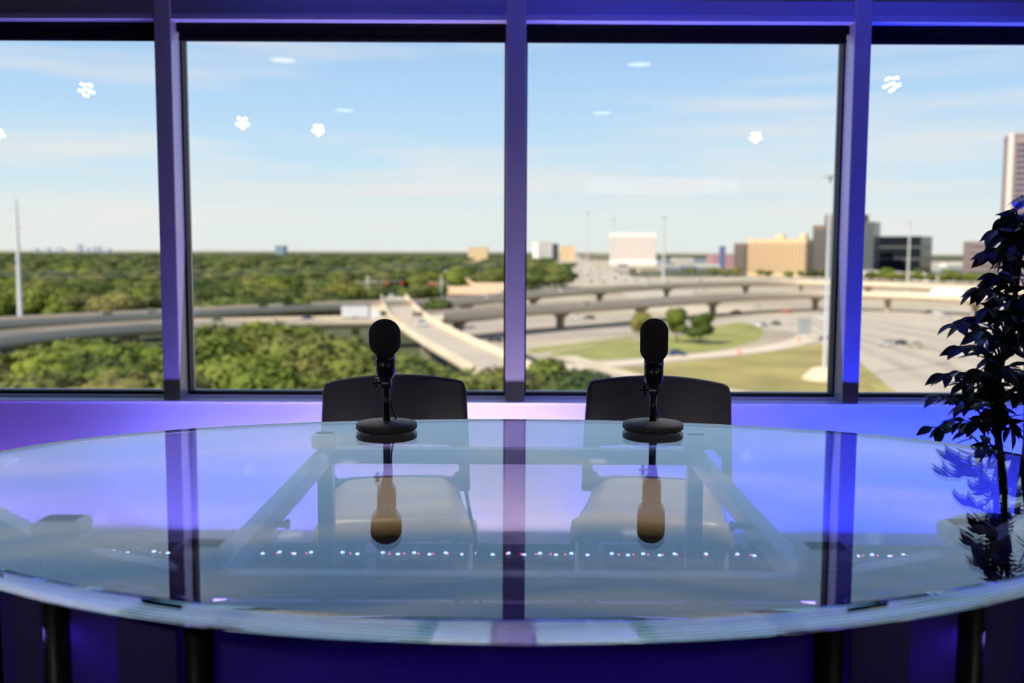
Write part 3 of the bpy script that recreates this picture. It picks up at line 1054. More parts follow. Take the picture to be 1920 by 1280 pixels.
def flyover(name, label, pts, width, piers, z=EZ, bm=None):
    w = smooth_path([G(x, y, z) for x, y in pts], 8)
    t = thing(name, label, 'bridge', (w[0].x, w[0].y, GZ))
    o_ = Vector((w[0].x, w[0].y, GZ))

    def sweep(sec, nm, m_):
        mb = MB()
        vs, fs = [], []
        n = len(sec)
        for i, p in enumerate(w):
            d = (w[min(i + 1, len(w) - 1)] - w[max(i - 1, 0)])
            d.z = 0
            d.normalize()
            nn = Vector((-d.y, d.x, 0))
            for (sx, sz) in sec:
                vs.append(p - o_ + nn * sx + Vector((0, 0, sz)))
        for i in range(len(w) - 1):
            for k in range(n):
                k2 = (k + 1) % n
                fs.append((i * n + k, i * n + k2, (i + 1) * n + k2, (i + 1) * n + k))
        fs.append(tuple(range(n)))
        fs.append(tuple(reversed(range((len(w) - 1) * n, len(w) * n))))
        mb.add(vs, fs)
        return mb.build(nm, m_, t)
    h = width / 2
    sweep([(-h, 0), (h, 0), (h, -.6), (h * .7, -1.6), (-h * .7, -1.6), (-h, -.6)], 'deck', bm or m_deck)
    for s in (-1, 1):
        sweep([(s * h - .25, -.1), (s * h + .25, -.1), (s * h + .15, 1.25), (s * h - .15, 1.25)], 'barrier', m_conc)
    for px in piers:
        q = min(w, key=lambda p: abs(pix(p)[0] - px))
        i = w.index(q)
        d = w[min(i + 1, len(w) - 1)] - w[max(i - 1, 0)]
        a = math.atan2(d.y, d.x)
        H = q.z - GZ - 1.5
        c = MB()
        c.add([(-.9, -1.1, 0), (.9, -1.1, 0), (.9, 1.1, 0), (-.9, 1.1, 0), (-.9, -1.1, H - 1.8), (.9, -1.1, H - 1.8), (.9, 1.1, H - 1.8), (-.9, 1.1, H - 1.8),
               (-1, -h * .6, H), (1, -h * .6, H), (1, h * .6, H), (-1, h * .6, H)],
              [(3, 2, 1, 0), (0, 1, 5, 4), (1, 2, 6, 5), (2, 3, 7, 6), (3, 0, 4, 7), (4, 5, 9, 8), (5, 6, 10, 9), (6, 7, 11, 10), (7, 4, 8, 11), (8, 9, 10, 11)])
        po = c.build('pier', m_pier, t, (q.x - o_.x, q.y - o_.y, 0))
        po.rotation_euler = (0, 0, a)
    return t, w


FU, wFU = flyover('upper_flyover', 'farther of the two raised highway flyovers', [(700, 574), (830, 567), (1000, 552), (1140, 542), (1250, 536), (1440, 530), (1560, 531), (1700, 536), (1830, 542), (1990, 552), (2200, 568)], 13, (880, 1003, 1128, 1252, 1387, 1500, 1620, 1760, 1890))
FL, wFL = flyover('lower_flyover', 'nearer raised highway flyover on wide concrete piers', [(800, 594), (860, 590), (1000, 580), (1140, 572), (1300, 561), (1440, 554), (1560, 552), (1700, 555), (1830, 561), (1990, 572), (2200, 590)], 13, (865, 1058, 1200, 1343, 1525, 1668, 1822, 1960))
L1, wL1 = flyover('left_ramp', 'farther raised ramp in front of the forest on the left', [(-250, 626), (-120, 615), (0, 606), (150, 598), (305, 590), (450, 582), (600, 575), (740, 570)], 12, (90, 220, 420, 520, 640))
L2, wL2 = flyover('near_ramp', 'nearer raised ramp half hidden by treetops on the left', [(-250, 672), (-100, 650), (60, 630), (150, 622), (300, 612), (450, 607), (600, 604), (760, 602)], 11, (80, 240, 420, 560, 670))
ST, wST = flyover('street_bridge', 'sloping street bridge coming down past the microphone', [(738, 556), (744, 568), (754, 582), (772, 601), (803, 622), (850, 648), (900, 673), (960, 705)], 10, (800, 850), bm=m_hway)

# ---- vehicles
m_tyre = mat('tyre', (.015, .015, .015), .8)
m_cglass = mat('car_glass', (.02, .025, .03), .1)
CARP = {c: mat('car_paint_' + c, v, .25, coat=.5) for c, v in dict(white=(.8, .8, .8), silver=(.5, .5, .52), black=(.02, .02, .022), red=(.5, .03, .03), blue=(.05, .09, .25), grey=(.16, .16, .17), tan=(.45, .38, .28)).items()}


def car_meshes(c):
    b = MB()
    sec = [(-2.2, .35), (2.2, .35), (2.25, .75), (1.3, .92), (-1.9, .98), (-2.25, .80)]
    n = len(sec)
    b.add([(x, y, z) for y in (-.88, .88) for x, z in sec], [tuple(range(n)), tuple(reversed(range(n, 2 * n)))] + [((k + 1) % n, k, n + k, n + (k + 1) % n) for k in range(n)])
    b.add([(-1.15, -.66, 1.42), (.35, -.66, 1.42), (.35, .66, 1.42), (-1.15, .66, 1.42), (-1.15, -.66, 1.46), (.35, -.66, 1.46), (.35, .66, 1.46), (-1.15, .66, 1.46)],
          [(3, 2, 1, 0), (4, 5, 6, 7), (0, 1, 5, 4), (1, 2, 6, 5), (2, 3, 7, 6), (3, 0, 4, 7)])
    g = MB()
    g.add([(-1.8, -.80, .95), (1.2, -.80, .92), (1.2, .80, .92), (-1.8, .80, .95), (-1.15, -.64, 1.43), (.35, -.64, 1.43), (.35, .64, 1.43), (-1.15, .64, 1.43)],
          [(3, 2, 1, 0), (4, 5, 6, 7), (0, 1, 5, 4), (1, 2, 6, 5), (2, 3, 7, 6), (3, 0, 4, 7)])
    w = MB().lathe([(.33, -.11), (.33, .11)], 14, M=Matrix.Rotation(PI / 2, 4, 'X'))
    return b.mesh('body', CARP[c]), g.mesh('cabin_glass', m_cglass), w


wheel_me = MB().lathe([(.33, -.11), (.33, .11)], 14, M=Matrix.Rotation(PI / 2, 4, 'X')).mesh('wheel', m_tyre)
CM = {c: car_meshes(c) for c in CARP}


def car(c, p, yaw, label, group='cars on the roads outside'):
    t = thing('car', label, 'car', p, yaw, group)
    for nm_, me in (('body', CM[c][0]), ('cabin_glass', CM[c][1])):
        o = bpy.data.objects.new(nm_, me)
        C.objects.link(o); o.parent = t
    for x in (-1.35, 1.4):
        for y in (-.82, .82):
            o = bpy.data.objects.new('wheel', wheel_me)
            C.objects.link(o); o.parent = t; o.location = (x, y, .33)
    return t


def truck(p, yaw, label, L=13, cab='white', box='white'):
    t = thing('truck', label, 'truck', p, yaw)
    MB().box(-L / 2, L / 2, -1.25, 1.25, 1.1, 4.0).build('cargo_box', CARP[box], t, bevel=.05)
    mb = MB().add([(L / 2 + .4, -1.2, .6), (L / 2 + 3.2, -1.2, .6), (L / 2 + 3.2, 1.2, .6), (L / 2 + .4, 1.2, .6), (L / 2 + .4, -1.2, 3.4), (L / 2 + 2.2, -1.2, 3.4), (L / 2 + 2.2, 1.2, 3.4), (L / 2 + .4, 1.2, 3.4), (L / 2 + 3.2, -1.2, 1.9), (L / 2 + 3.2, 1.2, 1.9)],
                  [(3, 2, 1, 0), (4, 5, 6, 7), (0, 1, 8, 5, 4), (1, 2, 9, 8), (8, 9, 6, 5), (2, 3, 7, 6, 9), (3, 0, 4, 7)])
    mb.build('cab', CARP[cab], t)
    MB().box(-L / 2, L / 2 + 3, -.5, .5, .6, 1.1).build('chassis', m_tyre, t)
    for x in (-L / 2 + 1, -L / 2 + 2.3, L / 2 - .5, L / 2 + 2.4):
        for y in (-1.0, 1.0):
            MB().lathe([(.5, -.2), (.5, .2)], 14, M=Matrix.Rotation(PI / 2, 4, 'X')).build('wheel', m_tyre, t, (x, y, .5))
    return t


def on_path(w, px, side, width):
    q = min(w, key=lambda p: abs(pix(p)[0] - px))
    i = w.index(q)
    d = w[min(i + 1, len(w) - 1)] - w[max(i - 1, 0)]
    nn = Vector((-d.y, d.x, 0)).normalized()
    return q + nn * side * width, math.atan2(d.y, d.x)


p, a = on_path(wL2, 664, .5, 3)
truck((p.x, p.y, p.z), a, 'white box truck on the left ramp beside the round microphone', 7)
p, a = on_path(wFL, 1775, .4, 3)
truck((p.x, p.y, p.z), a + PI, 'long white lorry on the lower flyover near the fig', 13)
deck_cars = [(wL2, 655, -1, 'red', 'small red car beside the white box truck'), (wL1, 285, 0, 'silver', 'silver car on the left ramp at the mullion'), (wL1, 210, .6, 'grey', 'grey car on the left ramp above the treetops'),
             (wL2, 590, 1, 'blue', 'blue car behind the white box truck'), (wL2, 405, .5, 'black', 'black car on the near ramp right of the left mullion'), (wFU, 1050, 0, 'white', 'white car on the upper flyover beside the centre mullion'),
             (wFU, 920, 0, 'silver', 'silver car on the upper flyover left of the centre mullion'), (wFU, 1490, .5, 'white', 'white car on the upper flyover below the tan building'),
             (wFU, 1525, -.5, 'silver', 'silver car on the upper flyover near the light mast'), (wST, 786, .3, 'white', 'white car driving down the street bridge'), (wFL, 1100, .3, 'tan', 'tan car on the lower flyover'),
             (wFU, 1210, .4, 'white', 'white car on the upper flyover left of the far mast'), (wST, 738, -.4, 'white', 'white car waiting at the traffic signals')]
for w, px, sd, c, lab in deck_cars:
    p, a = on_path(w, px, sd, 2.5)
    car(c, (p.x, p.y, p.z), a, lab)
for px, py, c, yaw, lab in [(1270, 666, 'blue', 8, 'dark blue car on the curved slip road'), (1430, 612, 'white', 40, 'white car at the top of the slip road'), (1455, 609, 'grey', 40, 'dark grey car at the top of the slip road'),
                            (1662, 648, 'silver', 150, 'silver car leading on the right highway'), (1687, 646, 'black', 150, 'black car beside the silver one on the right highway'), (1716, 651, 'tan', 150, 'tan car trailing on the right highway'),
                            (1540, 598, 'white', 150, 'white car left of the tall light mast'), (1550, 637, 'black', 150, 'black car behind the tall light mast'), (1380, 587, 'red', 160, 'dark red car under the lower flyover'),
                            (1475, 586, 'red', 150, 'red car under the flyover right of the grass island'), (1105, 598, 'black', 175, 'black car on the grey road under the flyover'), (1080, 597, 'white', 175, 'white car on the grey road under the flyover'),
                            (928, 640, 'black', 160, 'black car at the foot of the street bridge'), (1420, 577, 'silver', 160, 'silver car in the shade of the lower flyover'), (1305, 548, 'white', 10, 'white car between the flyovers'),
                            (1320, 546, 'white', 10, 'second white car between the flyovers'), (1400, 543, 'white', 10, 'white car behind the lower flyover deck'), (1740, 587, 'black', 150, 'black car far up the right highway'),
                            (1757, 590, 'white', 150, 'white car far up the right highway'), (1790, 668, 'white', 150, 'white car on the highway beside the fig'), (1775, 597, 'silver', 150, 'silver car under the flyover by the fig')]:
    q = G(px, py, GZ + .1)
    car(c, (q.x, q.y, q.z), R(yaw), lab)
fr = random.Random(5)
sm = {}
for c in CARP:
    b = MB()
    me0, me1 = CM[c][0], CM[c][1]
    for me, mi in ((me0, 0), (me1, 1)):
        b.add([v.co for v in me.vertices], [tuple(p.vertices) for p in me.polygons], mi)
    for x in (-1.35, 1.4):
        b.lathe([(.33, -.9), (.33, .9)], 10, 2, M=Matrix.Translation((x, 0, .33)) @ Matrix.Rotation(PI / 2, 4, 'X'))
    sm[c] = b.mesh('far_car', [CARP[c], m_cglass, m_tyre])
for k in range(90):
    y = fr.uniform(480, 530)
    cx = 1062 + (y - 476) * 2.1
    x = cx + fr.uniform(-1, 1) * (y - 470) * 1.15 if k < 60 else fr.uniform(1150, 1420)
    q = G(x, y, GZ + .1)
    c = fr.choice(['white', 'white', 'silver', 'black', 'red', 'blue', 'grey', 'tan'])
    o = bpy.data.objects.new('far_car', sm[c])
    C.objects.link(o)
    o.location = q
    o.rotation_euler = (0, 0, R(fr.choice([70, 75, 250])))
    tag(o, c + ' car, one of the specks on the far highway and its lots', 'car', 'cars far away on the highway to the horizon')

# ---- poles and masts
m_galv = mat('galvanised_steel', (.46, .46, .45), .5, metal=.2)
m_white = mat('white_enamel', (.75, .74, .72), .5)


def mast(label, px, ybase, ytop, r0, r1, ring=True, D=None, pad=None, dish=False):
    b = G(px, ybase, GZ) if D is None else Vector((AT(px, 500, D).x, D, GZ))
    top = CAMZ + (470 - ytop) / FPX * b.y
    H = top - GZ
    t = thing('light_mast', label, 'mast', b, 0, 'tall masts outside')
    MB().lathe([(r0 * 1.6, 0), (r0 * 1.6, .5), (r0, .6), (r1, H)], 16).build('pole', m_galv, t)
    if ring:
        k = MB()
        k.lathe([(.35, H - .7), (.9, H - .5), (.9, H - .3), (.3, H + .1)], 16)
        for q in range(8):
            a = q * PI / 4
            k.box(-.25, .25, -.2, .2, -.2, .2, M=Matrix.Translation((1.25 * math.cos(a), 1.25 * math.sin(a), H - .55)) @ Matrix.Rotation(a, 4, 'Z'))
        k.build('lamp_ring', m_galv, t)
    if pad:
        MB().lathe([(pad * 1.25, 0), (pad * 1.2, .5), (pad * .7, 2.4), (pad * .3, 2.7)], 40).build('concrete_pad', m_sand, t)
    return t, b, H


mast('tall light mast standing on a round pad in the dry grass', 1545, 712, 325, .42, .22, pad=3.6)
mast('tall light mast in front of the white office block', 1243, 558, 405, .75, .45)
mast('slim light mast in front of the dark glass building', 1703, 0, 412, .7, .45, D=640)
mast('slim light mast far beside the highway', 1101, 0, 398, .35, .25, D=600)
mast('slim light mast second along the far highway', 1150, 0, 408, .4, .3, D=700)
t, b, H = mast('tall tapering steel transmission pole at the left edge', 40, 632, 378, .85, .32, ring=False)
for hz in (H - 3, H - 8.5, H - 14):
    MB().box(-1.7, 1.7, -.12, .12, hz - .1, hz + .1).build('cross_arm', m_galv, t)
for k, (ya, yb, dd) in enumerate(((484, 489, 300), (492, 497, 296))):
    p0, p1 = AT(-900, ya, dd), AT(1000, yb - 6, dd + 120)
    pts = [p0.lerp(p1, i / 24) - Vector((0, 0, 5 * (1 - (2 * i / 24 - 1) ** 2))) for i in range(25)]
    tag(MB().tube(pts, .07, 6).build('power_line', m_galv), ['upper', 'lower'][k] + ' thin power line crossing in front of the forest', 'wire', 'power lines')
# traffic signals at the head of the street bridge
m_sig = mat('signal_red', (.6, .05, .04), .5)
for px, D, arm, lab in ((690, 410, 14, 'traffic signal mast with a long arm left of the street bridge'), (828, 400, -5, 'traffic signal mast right of the street bridge')):
    b = Vector((AT(px, 560, D).x, D, EZ))
    t = thing('traffic_signal', lab, 'traffic signal', b)
    MB().lathe([(.35, 0), (.25, 8.8)], 12).build('pole', m_galv, t)
    MB().tube([(-4 if arm > 0 else 0, 0, 5.6), (arm, 0, 6.3)], .16, 8).build('arm', m_galv, t)
    for q in (.55, 1):
        MB().box(arm * q - .35, arm * q + .35, -.3, .3, 4.9, 6.3).build('signal_head', m_sig, t, bevel=.05)
# back of a road sign
q = G(1508, 634, GZ)
t = thing('road_sign', 'large grey road sign seen from behind near the slip road', 'sign', q)
for s in (-1.3, 1.3):
    MB().box(s - .12, s + .12, -.12, .12, 0, 5).build('post', m_galv, t)
MB().box(-2.0, 2.0, -.1, .1, 1.2, 6.2).build('panel', mat('sign_back', (.36, .37, .38), .5, metal=.3), t)
m_orange = mat('orange_plastic', (.8, .17, .05), .5)
for px, py, lab in ((1385, 664, 'orange traffic barrel beside the slip road'), (1498, 640, 'orange traffic barrel left of the grey sign')):
    q = G(px, py, GZ)
    t = thing('traffic_barrel', lab, 'barrel', q, 0, 'orange barrels')
    MB().lathe([(.55, 0), (.55, .12), (.42, .14), (.34, 1.3), (.28, 1.35)], 16).build('drum', m_orange, t)
    MB().lathe([(.405, .45), (.385, .65)], 16).build('band', m_white, t)

# ---- buildings
m_tan = mat('tan_precast', (.70, .50, .30), .85)
m_tanw = mat('tan_recess_shade', (.33, .22, .13), .6)  # recess shade put into a darker tan; the boxes stand proud
m_brown = mat('brown_granite', (.20, .14, .115), .8)
m_greyg = mat('grey_glass', (.09, .10, .105), .25)
m_dglass = mat('dark_glass', (.012, .016, .020), .12)
m_bandg = mat('spandrel_grey', (.10, .10, .105), .4)
m_wht = mat('white_precast', (.82, .74, .68), .85)
m_wband = mat('shaded_window_band', (.30, .24, .24), .5)
m_pink = mat('pink_precast', (.29, .21, .20), .85)
m_nav = mat('navy_window', (.04, .05, .11), .2)
m_flat = mat('flat_roof', (.6, .55, .48), .9)


def building(label, px0, px1, ytop, D, depth, yaw, m_, roof=True):
    x0, x1 = AT(px0, 480, D).x, AT(px1, 480, D).x
    W = (x1 - x0)
    H = CAMZ + (470 + (px0 - 960) * .0045 - ytop) / FPX * D - GZ
    t = thing('office_building', label, 'building', ((x0 + x1) / 2, D + depth / 2, GZ), yaw)
    MB().box(-W / 2, W / 2, -depth / 2, depth / 2, 0, H).build('wall', m_, t)
    if roof:
        MB().box(-W / 2 - .3, W / 2 + .3, -depth / 2 - .3, depth / 2 + .3, H, H + 1.2).build('parapet', m_, t)
    return t, W, H


# tan block with vertical ribs
t, W, H = building('tan concrete office block with fine vertical ribs and pale roof', 1420, 1528, 450, 1060, 46, R(-26), m_tan)
for k in range(18):
    x = -W / 2 + (k + .5) * W / 18
    MB().box(x - W / 60, x + W / 60, -23.25, -22.9, 4, H - 3).build('window_column', m_tanw, t)
for k in range(7):
    y = -23 + (k + .5) * 46 / 7
    MB().box(W / 2 - .1, W / 2 + .25, y - 1.6, y + 1.6, 4, H - 3).build('window_column', m_tanw, t)
MB().box(-4, 4, -6, 6, H, H + 6).build('roof_plant', m_tan, t)
MB().box(W / 2 - 9, W / 2 - 3, -8, 8, H, H + 7).build('roof_plant', m_tan, t)
# white block with bands
t, W, H = building('white office block with horizontal window bands', 1146, 1232, 438, 1900, 40, R(-8), m_wht)
for k in range(11):
    z = H * .20 + k * H * .066
    MB().box(-W / 2 - .1, W / 2 + .1, -20.3, -19.9, z, z + H * .026).build('window_band', m_wband, t)
t, W, H = building('brown office tower left of the light mast', 1532, 1560, 425, 1150, 24, R(-25), m_brown)
for k in range(5):
    x = -W / 2 + (k + .5) * W / 5
    MB().box(x - 1.1, x + 1.1, -12.2, -11.9, 3, H - 4).build('window_column', m_greyg, t)
t, W, H = building('tall grey brown tower behind the blue lit mullion', 1562, 1630, 404, 1200, 40, R(-30), m_brown)
MB().box(W / 2 - 6, W / 2 + 14, -20, 20, 0, H - 8).build('glass_wing', m_greyg, t)
for k in range(5):
    z = H * .15 + k * H * .17
    MB().box(-W / 2 - .1, W / 2 + .1, -20.3, -19.9, z, z + 4).build('window_band', m_greyg, t)
t, W, H = building('black glass office box with two pale stripes', 1672, 1750, 443, 1250, 48, R(-38), m_dglass, False)
for z in (H * .36, H * .68):
    MB().box(-W / 2 - .2, W / 2 + .2, -24.2, 24.2, z, z + H * .06).build('spandrel_band', m_bandg, t)
t, W, H = building('low pinkish office block left of the tall tower', 1832, 1876, 455, 980, 40, R(-14), m_pink)
for k in range(5):
    z = 6 + k * 6.2
    MB().box(-W / 2 - .1, W / 2 + .1, -20.25, -19.9, z, z + 2.4).build('window_band', m_bandg, t)
t, W, H = building('tall pink tower with rows of dark windows behind the fig', 1908, 2010, 256, 600, 34, R(-22), m_pink)
MB().box(-W / 2 - .2, -W / 2 + 3.0, -18, -16.9, 0, H + 1.5).build('corner_fin', mat('pale_fin', (.62, .55, .52), .8), t)
nf = 26
for f in range(nf):
    z = 5 + f * (H - 8) / nf
    for q in range(4):
        x0 = -W / 2 + 4.5 + q * (W - 5) / 4
        MB().box(x0, x0 + (W - 5) / 4 - 1.2, -17.2, -16.9, z, z + 1.7).build('window', m_nav, t)
t, W, H = building('small brown block left of the tan office block', 1386, 1408, 458, 1200, 30, R(-24), m_brown)
for k in range(4):
    x = -W / 2 + (k + .5) * W / 4
    MB().box(x - .9, x + .9, -15.2, -14.9, 3, H - 3).build('window_column', m_bandg, t)
t, W, H = building('white and grey block just right of the centre mullion', 1003, 1032, 455, 2600, 40, R(20), m_wht)
MB().box(W / 2, W / 2 + 18, -18, 20, 0, H - 2).build('glass_wing', m_greyg, t)
building('cream block far off beside the highway', 1052, 1077, 461, 2700, 40, 0, m_tan)
building('pinkish flat building on the treeline left of the centre mullion', 878, 914, 464, 2300, 60, 0, m_tan)
building('hazy blue block on the horizon above the forest', 516, 532, 461, 3800, 60, 0, mat('hazed_blue_far', (.22, .30, .36), .4))  # haze over the block is painted into its blue
building('reddish hall with a blue spire left of the tan block', 1338, 1384, 479, 1700, 60, 0, mat('red_brick_far', (.36, .20, .22), .9))
building('dark blue spire block over the reddish hall', 1352, 1360, 463, 1560, 16, 0, mat('slate_blue', (.12, .14, .25), .6))
# downtown skyline on the left horizon
m_sky = mat('hazed_far_tower', (.36, .42, .52), .6)  # distance haze is put into this blue grey colour
for k, (x0, x1, y) in enumerate(((60, 70, 466), (84, 92, 465), (104, 112, 464), (112, 118, 466), (143, 152, 458), (158, 165, 465), (172, 178, 463), (180, 187, 462), (196, 206, 466))):
    t, W, H = building(['low', 'short', 'broad', 'small', 'tallest', 'narrow', 'pointed', 'second tallest', 'last'][k] + ' tower of the far haze-blue skyline on the left horizon', x0, x1, y, 9000, 40, 0, m_sky)
    t['group'] = 'far skyline towers'
# low commercial roofs beyond the flyovers
lc = [mat('shop_' + n_, c_, .8) for n_, c_ in (('white', (.75, .72, .68)), ('blue', (.22, .28, .45)), ('tan', (.55, .43, .30)), ('grey', (.4, .4, .42)), ('rose', (.5, .32, .28)))]
lcn = ['white', 'blue', 'tan', 'grey', 'rose']
shops = [(1238, 1262, 487, 1), (1262, 1300, 483, 0), (1300, 1330, 486, 1), (1330, 1384, 488, 0), (1240, 1275, 497, 3), (1275, 1310, 496, 1), (1310, 1350, 494, 0), (1120, 1146, 478, 2), (1085, 1118, 480, 4), (1160, 1178, 493, 3), (1180, 1232, 488, 0),
         (1350, 1384, 480, 4), (1632, 1655, 505, 0), (1660, 1700, 507, 4), (1700, 1735, 508, 4), (1742, 1760, 511, 0), (1765, 1830, 497, 3), (1775, 1812, 490, 0), (1200, 1236, 500, 2), (1010, 1050, 490, 2)]
shop_lab = ['just right of the far light mast', 'with a long front right of the far light mast', 'below the white one right of the far mast', 'left of the small brown block', 'low in front right of the far mast', 'second in front right of the far mast',
            'in front of the reddish hall', 'left of the white office block', 'beside the far highway', 'at the foot of the white office block', 'in front of the white office block', 'beside the reddish hall', 'right of the blue lit mullion',
            'below the dark glass office box', 'right part below the dark glass office box', 'smallest, right of the dark glass box', 'wide, between glass box and pink block', 'farthest, left of the pink block', 'between white block and far mast', 'in the trees right of the centre mullion']
for k, (x0, x1, y, ci) in enumerate(shops):
    D = (GH - 6.5) * FPX / (y - 470)
    xa, xb = AT(x0, 480, D).x, AT(x1, 480, D).x
    W = xb - xa
    t = thing('low_building', lcn[ci] + ' flat roofed low building ' + shop_lab[k], 'building', ((xa + xb) / 2, D + 15, GZ), 0, 'low commercial buildings beyond the flyovers')
    MB().box(-W / 2, W / 2, -15, 15, 0, 6.3).build('wall', lc[ci], t)
    MB().box(-W / 2 - .4, W / 2 + .4, -15.4, 15.4, 6.3, 7).build('roof', m_flat, t)
    MB().box(-W / 2 + 1, W / 2 - 1, -15.15, -14.9, 1, 3.2).build('shop_window', m_greyg, t)
# houses among the trees
m_roofw, m_rooft = mat('white_metal_roof', (.75, .73, .70), .6), mat('tan_shingle_roof', (.62, .42, .27), .9)
for px, y, W, r_, lab in ((262, 527, 15, m_roofw, 'white roofed house in the forest left of the mullion'), (527, 543, 19, m_roofw, 'white roofed house in the forest above the left ramp'), (598, 528, 20, m_rooft, 'tan roofed house in the forest, the higher one'),
                          (632, 536, 14, m_rooft, 'tan roofed house in the forest near the signals'), (855, 512, 22, m_roofw, 'pale roofed house at the forest edge'), (870, 527, 18, m_rooft, 'tan roofed house below the pale roofed one'),
                          (925, 537, 24, m_rooft, 'tan roofed hall left of the centre mullion'), (890, 545, 26, m_rooft, 'long low roof beside the upper flyover'), (135, 580, 9, m_rooft, 'small tan roof between trees above the left ramp')):
    D = (GH - 6) * FPX / (y - 470)
    t = thing('house', lab, 'house', (AT(px, y, D).x, D, GZ), 0)
    MB().box(-W / 2, W / 2, -5, 5, 0, 4.6).build('wall', lc[2], t)
    MB().add([(-W / 2 - .6, -5.8, 4.5), (W / 2 + .6, -5.8, 4.5), (W / 2 + .6, 5.8, 4.5), (-W / 2 - .6, 5.8, 4.5), (-W / 2 - .6, 0, 8.2), (W / 2 + .6, 0, 8.2)], [(0, 1, 5, 4), (2, 3, 4, 5), (0, 4, 3), (1, 2, 5), (3, 2, 1, 0)]).build('roof', r_, t)

# ---- trees
m_foliage = mat('tree_foliage', (.15, .19, .05), .9, spec=.15, objvar=[(.06, .09, .018), (.19, .19, .04), (.11, .16, .022), (.23, .20, .065), (.05, .075, .02), (.18, .215, .03), (.15, .15, .045)])
m_trunk = mat('tree_trunk', (.12, .09, .06), .9)


def crown(rr, Wd, Ht, z0, nb, nq, qs):
    blobs = []
    for k in range(nb):
        a = rr.uniform(0, 2 * PI)
        r_ = Wd * .5 * math.sqrt(rr.random()) * .62
        zc = z0 + Ht * rr.uniform(.28, .74)
        blobs.append((Vector((r_ * math.cos(a), r_ * math.sin(a), zc)), rr.uniform(.20, .34) * Wd * .8))
    blobs.append((Vector((0, 0, z0 + Ht * .60)), .36 * Wd))
    mb = MB()
    vs, fs = [], []
    for k in range(nq):
        c, r_ = rr.choice(blobs)
        d = Vector((rr.gauss(0, 1), rr.gauss(0, 1), rr.gauss(.25, 1))).normalized()
        p = c + Vector((d.x * r_, d.y * r_, d.z * r_ * .8)) * rr.uniform(.80, 1.06)
        n_ = (d + Vector((rr.uniform(-.7, .7), rr.uniform(-.7, .7), rr.uniform(-.4, .8)))).normalized()
        u = n_.orthogonal().normalized()
        u = Matrix.Rotation(rr.uniform(0, PI), 3, n_) @ u
        v = n_.cross(u)
        q = qs * rr.uniform(.6, 1.3)
        o = len(vs)
        vs += [p - u * q - v * q * .5, p + u * q * .2 - v * q, p + u * q + v * q * .4, p - u * q * .3 + v * q]
        fs.append((o, o + 1, o + 2, o + 3))
    mb.add(vs, fs)
    # inner mass
    for c, r_ in blobs:
        iv = []
        n1, n2 = 6, 8
        vv = [c + Vector((0, 0, -r_ * .66))]
        for i in range(1, n1):
            th = -PI / 2 + PI * i / n1
            for j in range(n2):
                ph = 2 * PI * j / n2
                vv.append(c + Vector((math.cos(th) * math.cos(ph) * r_ * .86, math.cos(th) * math.sin(ph) * r_ * .86, math.sin(th) * r_ * .68)))
        vv.append(c + Vector((0, 0, r_ * .68)))
        ff = [(0, 1 + (j + 1) % n2, 1 + j) for j in range(n2)]
        for i in range(n1 - 2):
            for j in range(n2):
                j2 = (j + 1) % n2
                ff.append((1 + i * n2 + j, 1 + i * n2 + j2, 1 + (i + 1) * n2 + j2, 1 + (i + 1) * n2 + j))
        e = len(vv) - 1
        ff += [(e, e - n2 + j, e - n2 + (j + 1) % n2) for j in range(n2)]
        mb.add(vv, ff)
    return mb


tg = random.Random(11)
TREES = []
for k in range(7):
    b = crown(tg, tg.uniform(10, 13), 7.8, 1.8, 6, 2600, .30)
    b.tube([(0, 0, 0), (.1, .05, 2), (0, .1, 5.5)], [.32, .26, .12], 8, 1)
    TREES.append(b.mesh('broadleaf_tree', [m_foliage, m_trunk]))
TREES_FAR = []
for k in range(5):
    b = crown(tg, tg.uniform(9, 12), 7.5, 2.0, 7, 420, .5)
    b.tube([(0, 0, 0), (0, .1, 5)], [.32, .15], 6, 1)
    TREES_FAR.append(b.mesh('distant_tree', [m_foliage, m_trunk]))


def lim(tab, x):
    for (a, ya), (b, yb) in zip(tab, tab[1:]):
        if a <= x <= b:
            return ya + (yb - ya) * (x - a) / (b - a)
    return 9999



def pane_of(px):
    return 'seen through the left edge pane' if px < 310 else 'seen in the middle left pane, left of the microphone' if px < 700 else 'seen between the round microphone and centre mullion' if px < 960 else 'just right of the centre mullion'


near_tab = [(-120, 668), (0, 655), (60, 652), (140, 634), (230, 634), (300, 652), (340, 636), (380, 612), (480, 602), (560, 606), (620, 612), (690, 632), (750, 660), (830, 690), (900, 692), (945, 682), (985, 655), (1040, 672), (1090, 695), (1140, 735), (1165, 760)]
count = 0
placed = []
for k in range(6000):
    if count >= 120:
        break
    px = tg.uniform(-110, 1150)
    D = tg.uniform(108, 262)
    h = tg.uniform(8.5, 14.5)
    y = 470 + (GH - h) * FPX / D
    L_ = lim(near_tab, px)
    if y < L_ or y > 800 or y > L_ + 130:
        continue
    X = AT(px, 600, D).x
    if any((X - a) ** 2 + (D - b) ** 2 < (c_ * .42) ** 2 for a, b, c_ in placed):
        continue
    # keep off the street bridge and the near ramp
    if any((X - q.x) ** 2 + (D - q.y) ** 2 < 11 ** 2 for q in wST + wL2):
        continue
    placed.append((X, D, h))
    o = bpy.data.objects.new('broadleaf_tree', tg.choice(TREES))
    C.objects.link(o)
    s = h / 9.6
    o.location = (X, D, GZ)
    o.scale = (s * tg.uniform(.95, 1.25), s * tg.uniform(.95, 1.25), s)
    o.rotation_euler = (0, 0, tg.uniform(0, 6.28))
    tag(o, 'leafy tree of the near wood ' + pane_of(px), 'tree', 'trees in the near wood below the windows')
    count += 1
count = 0
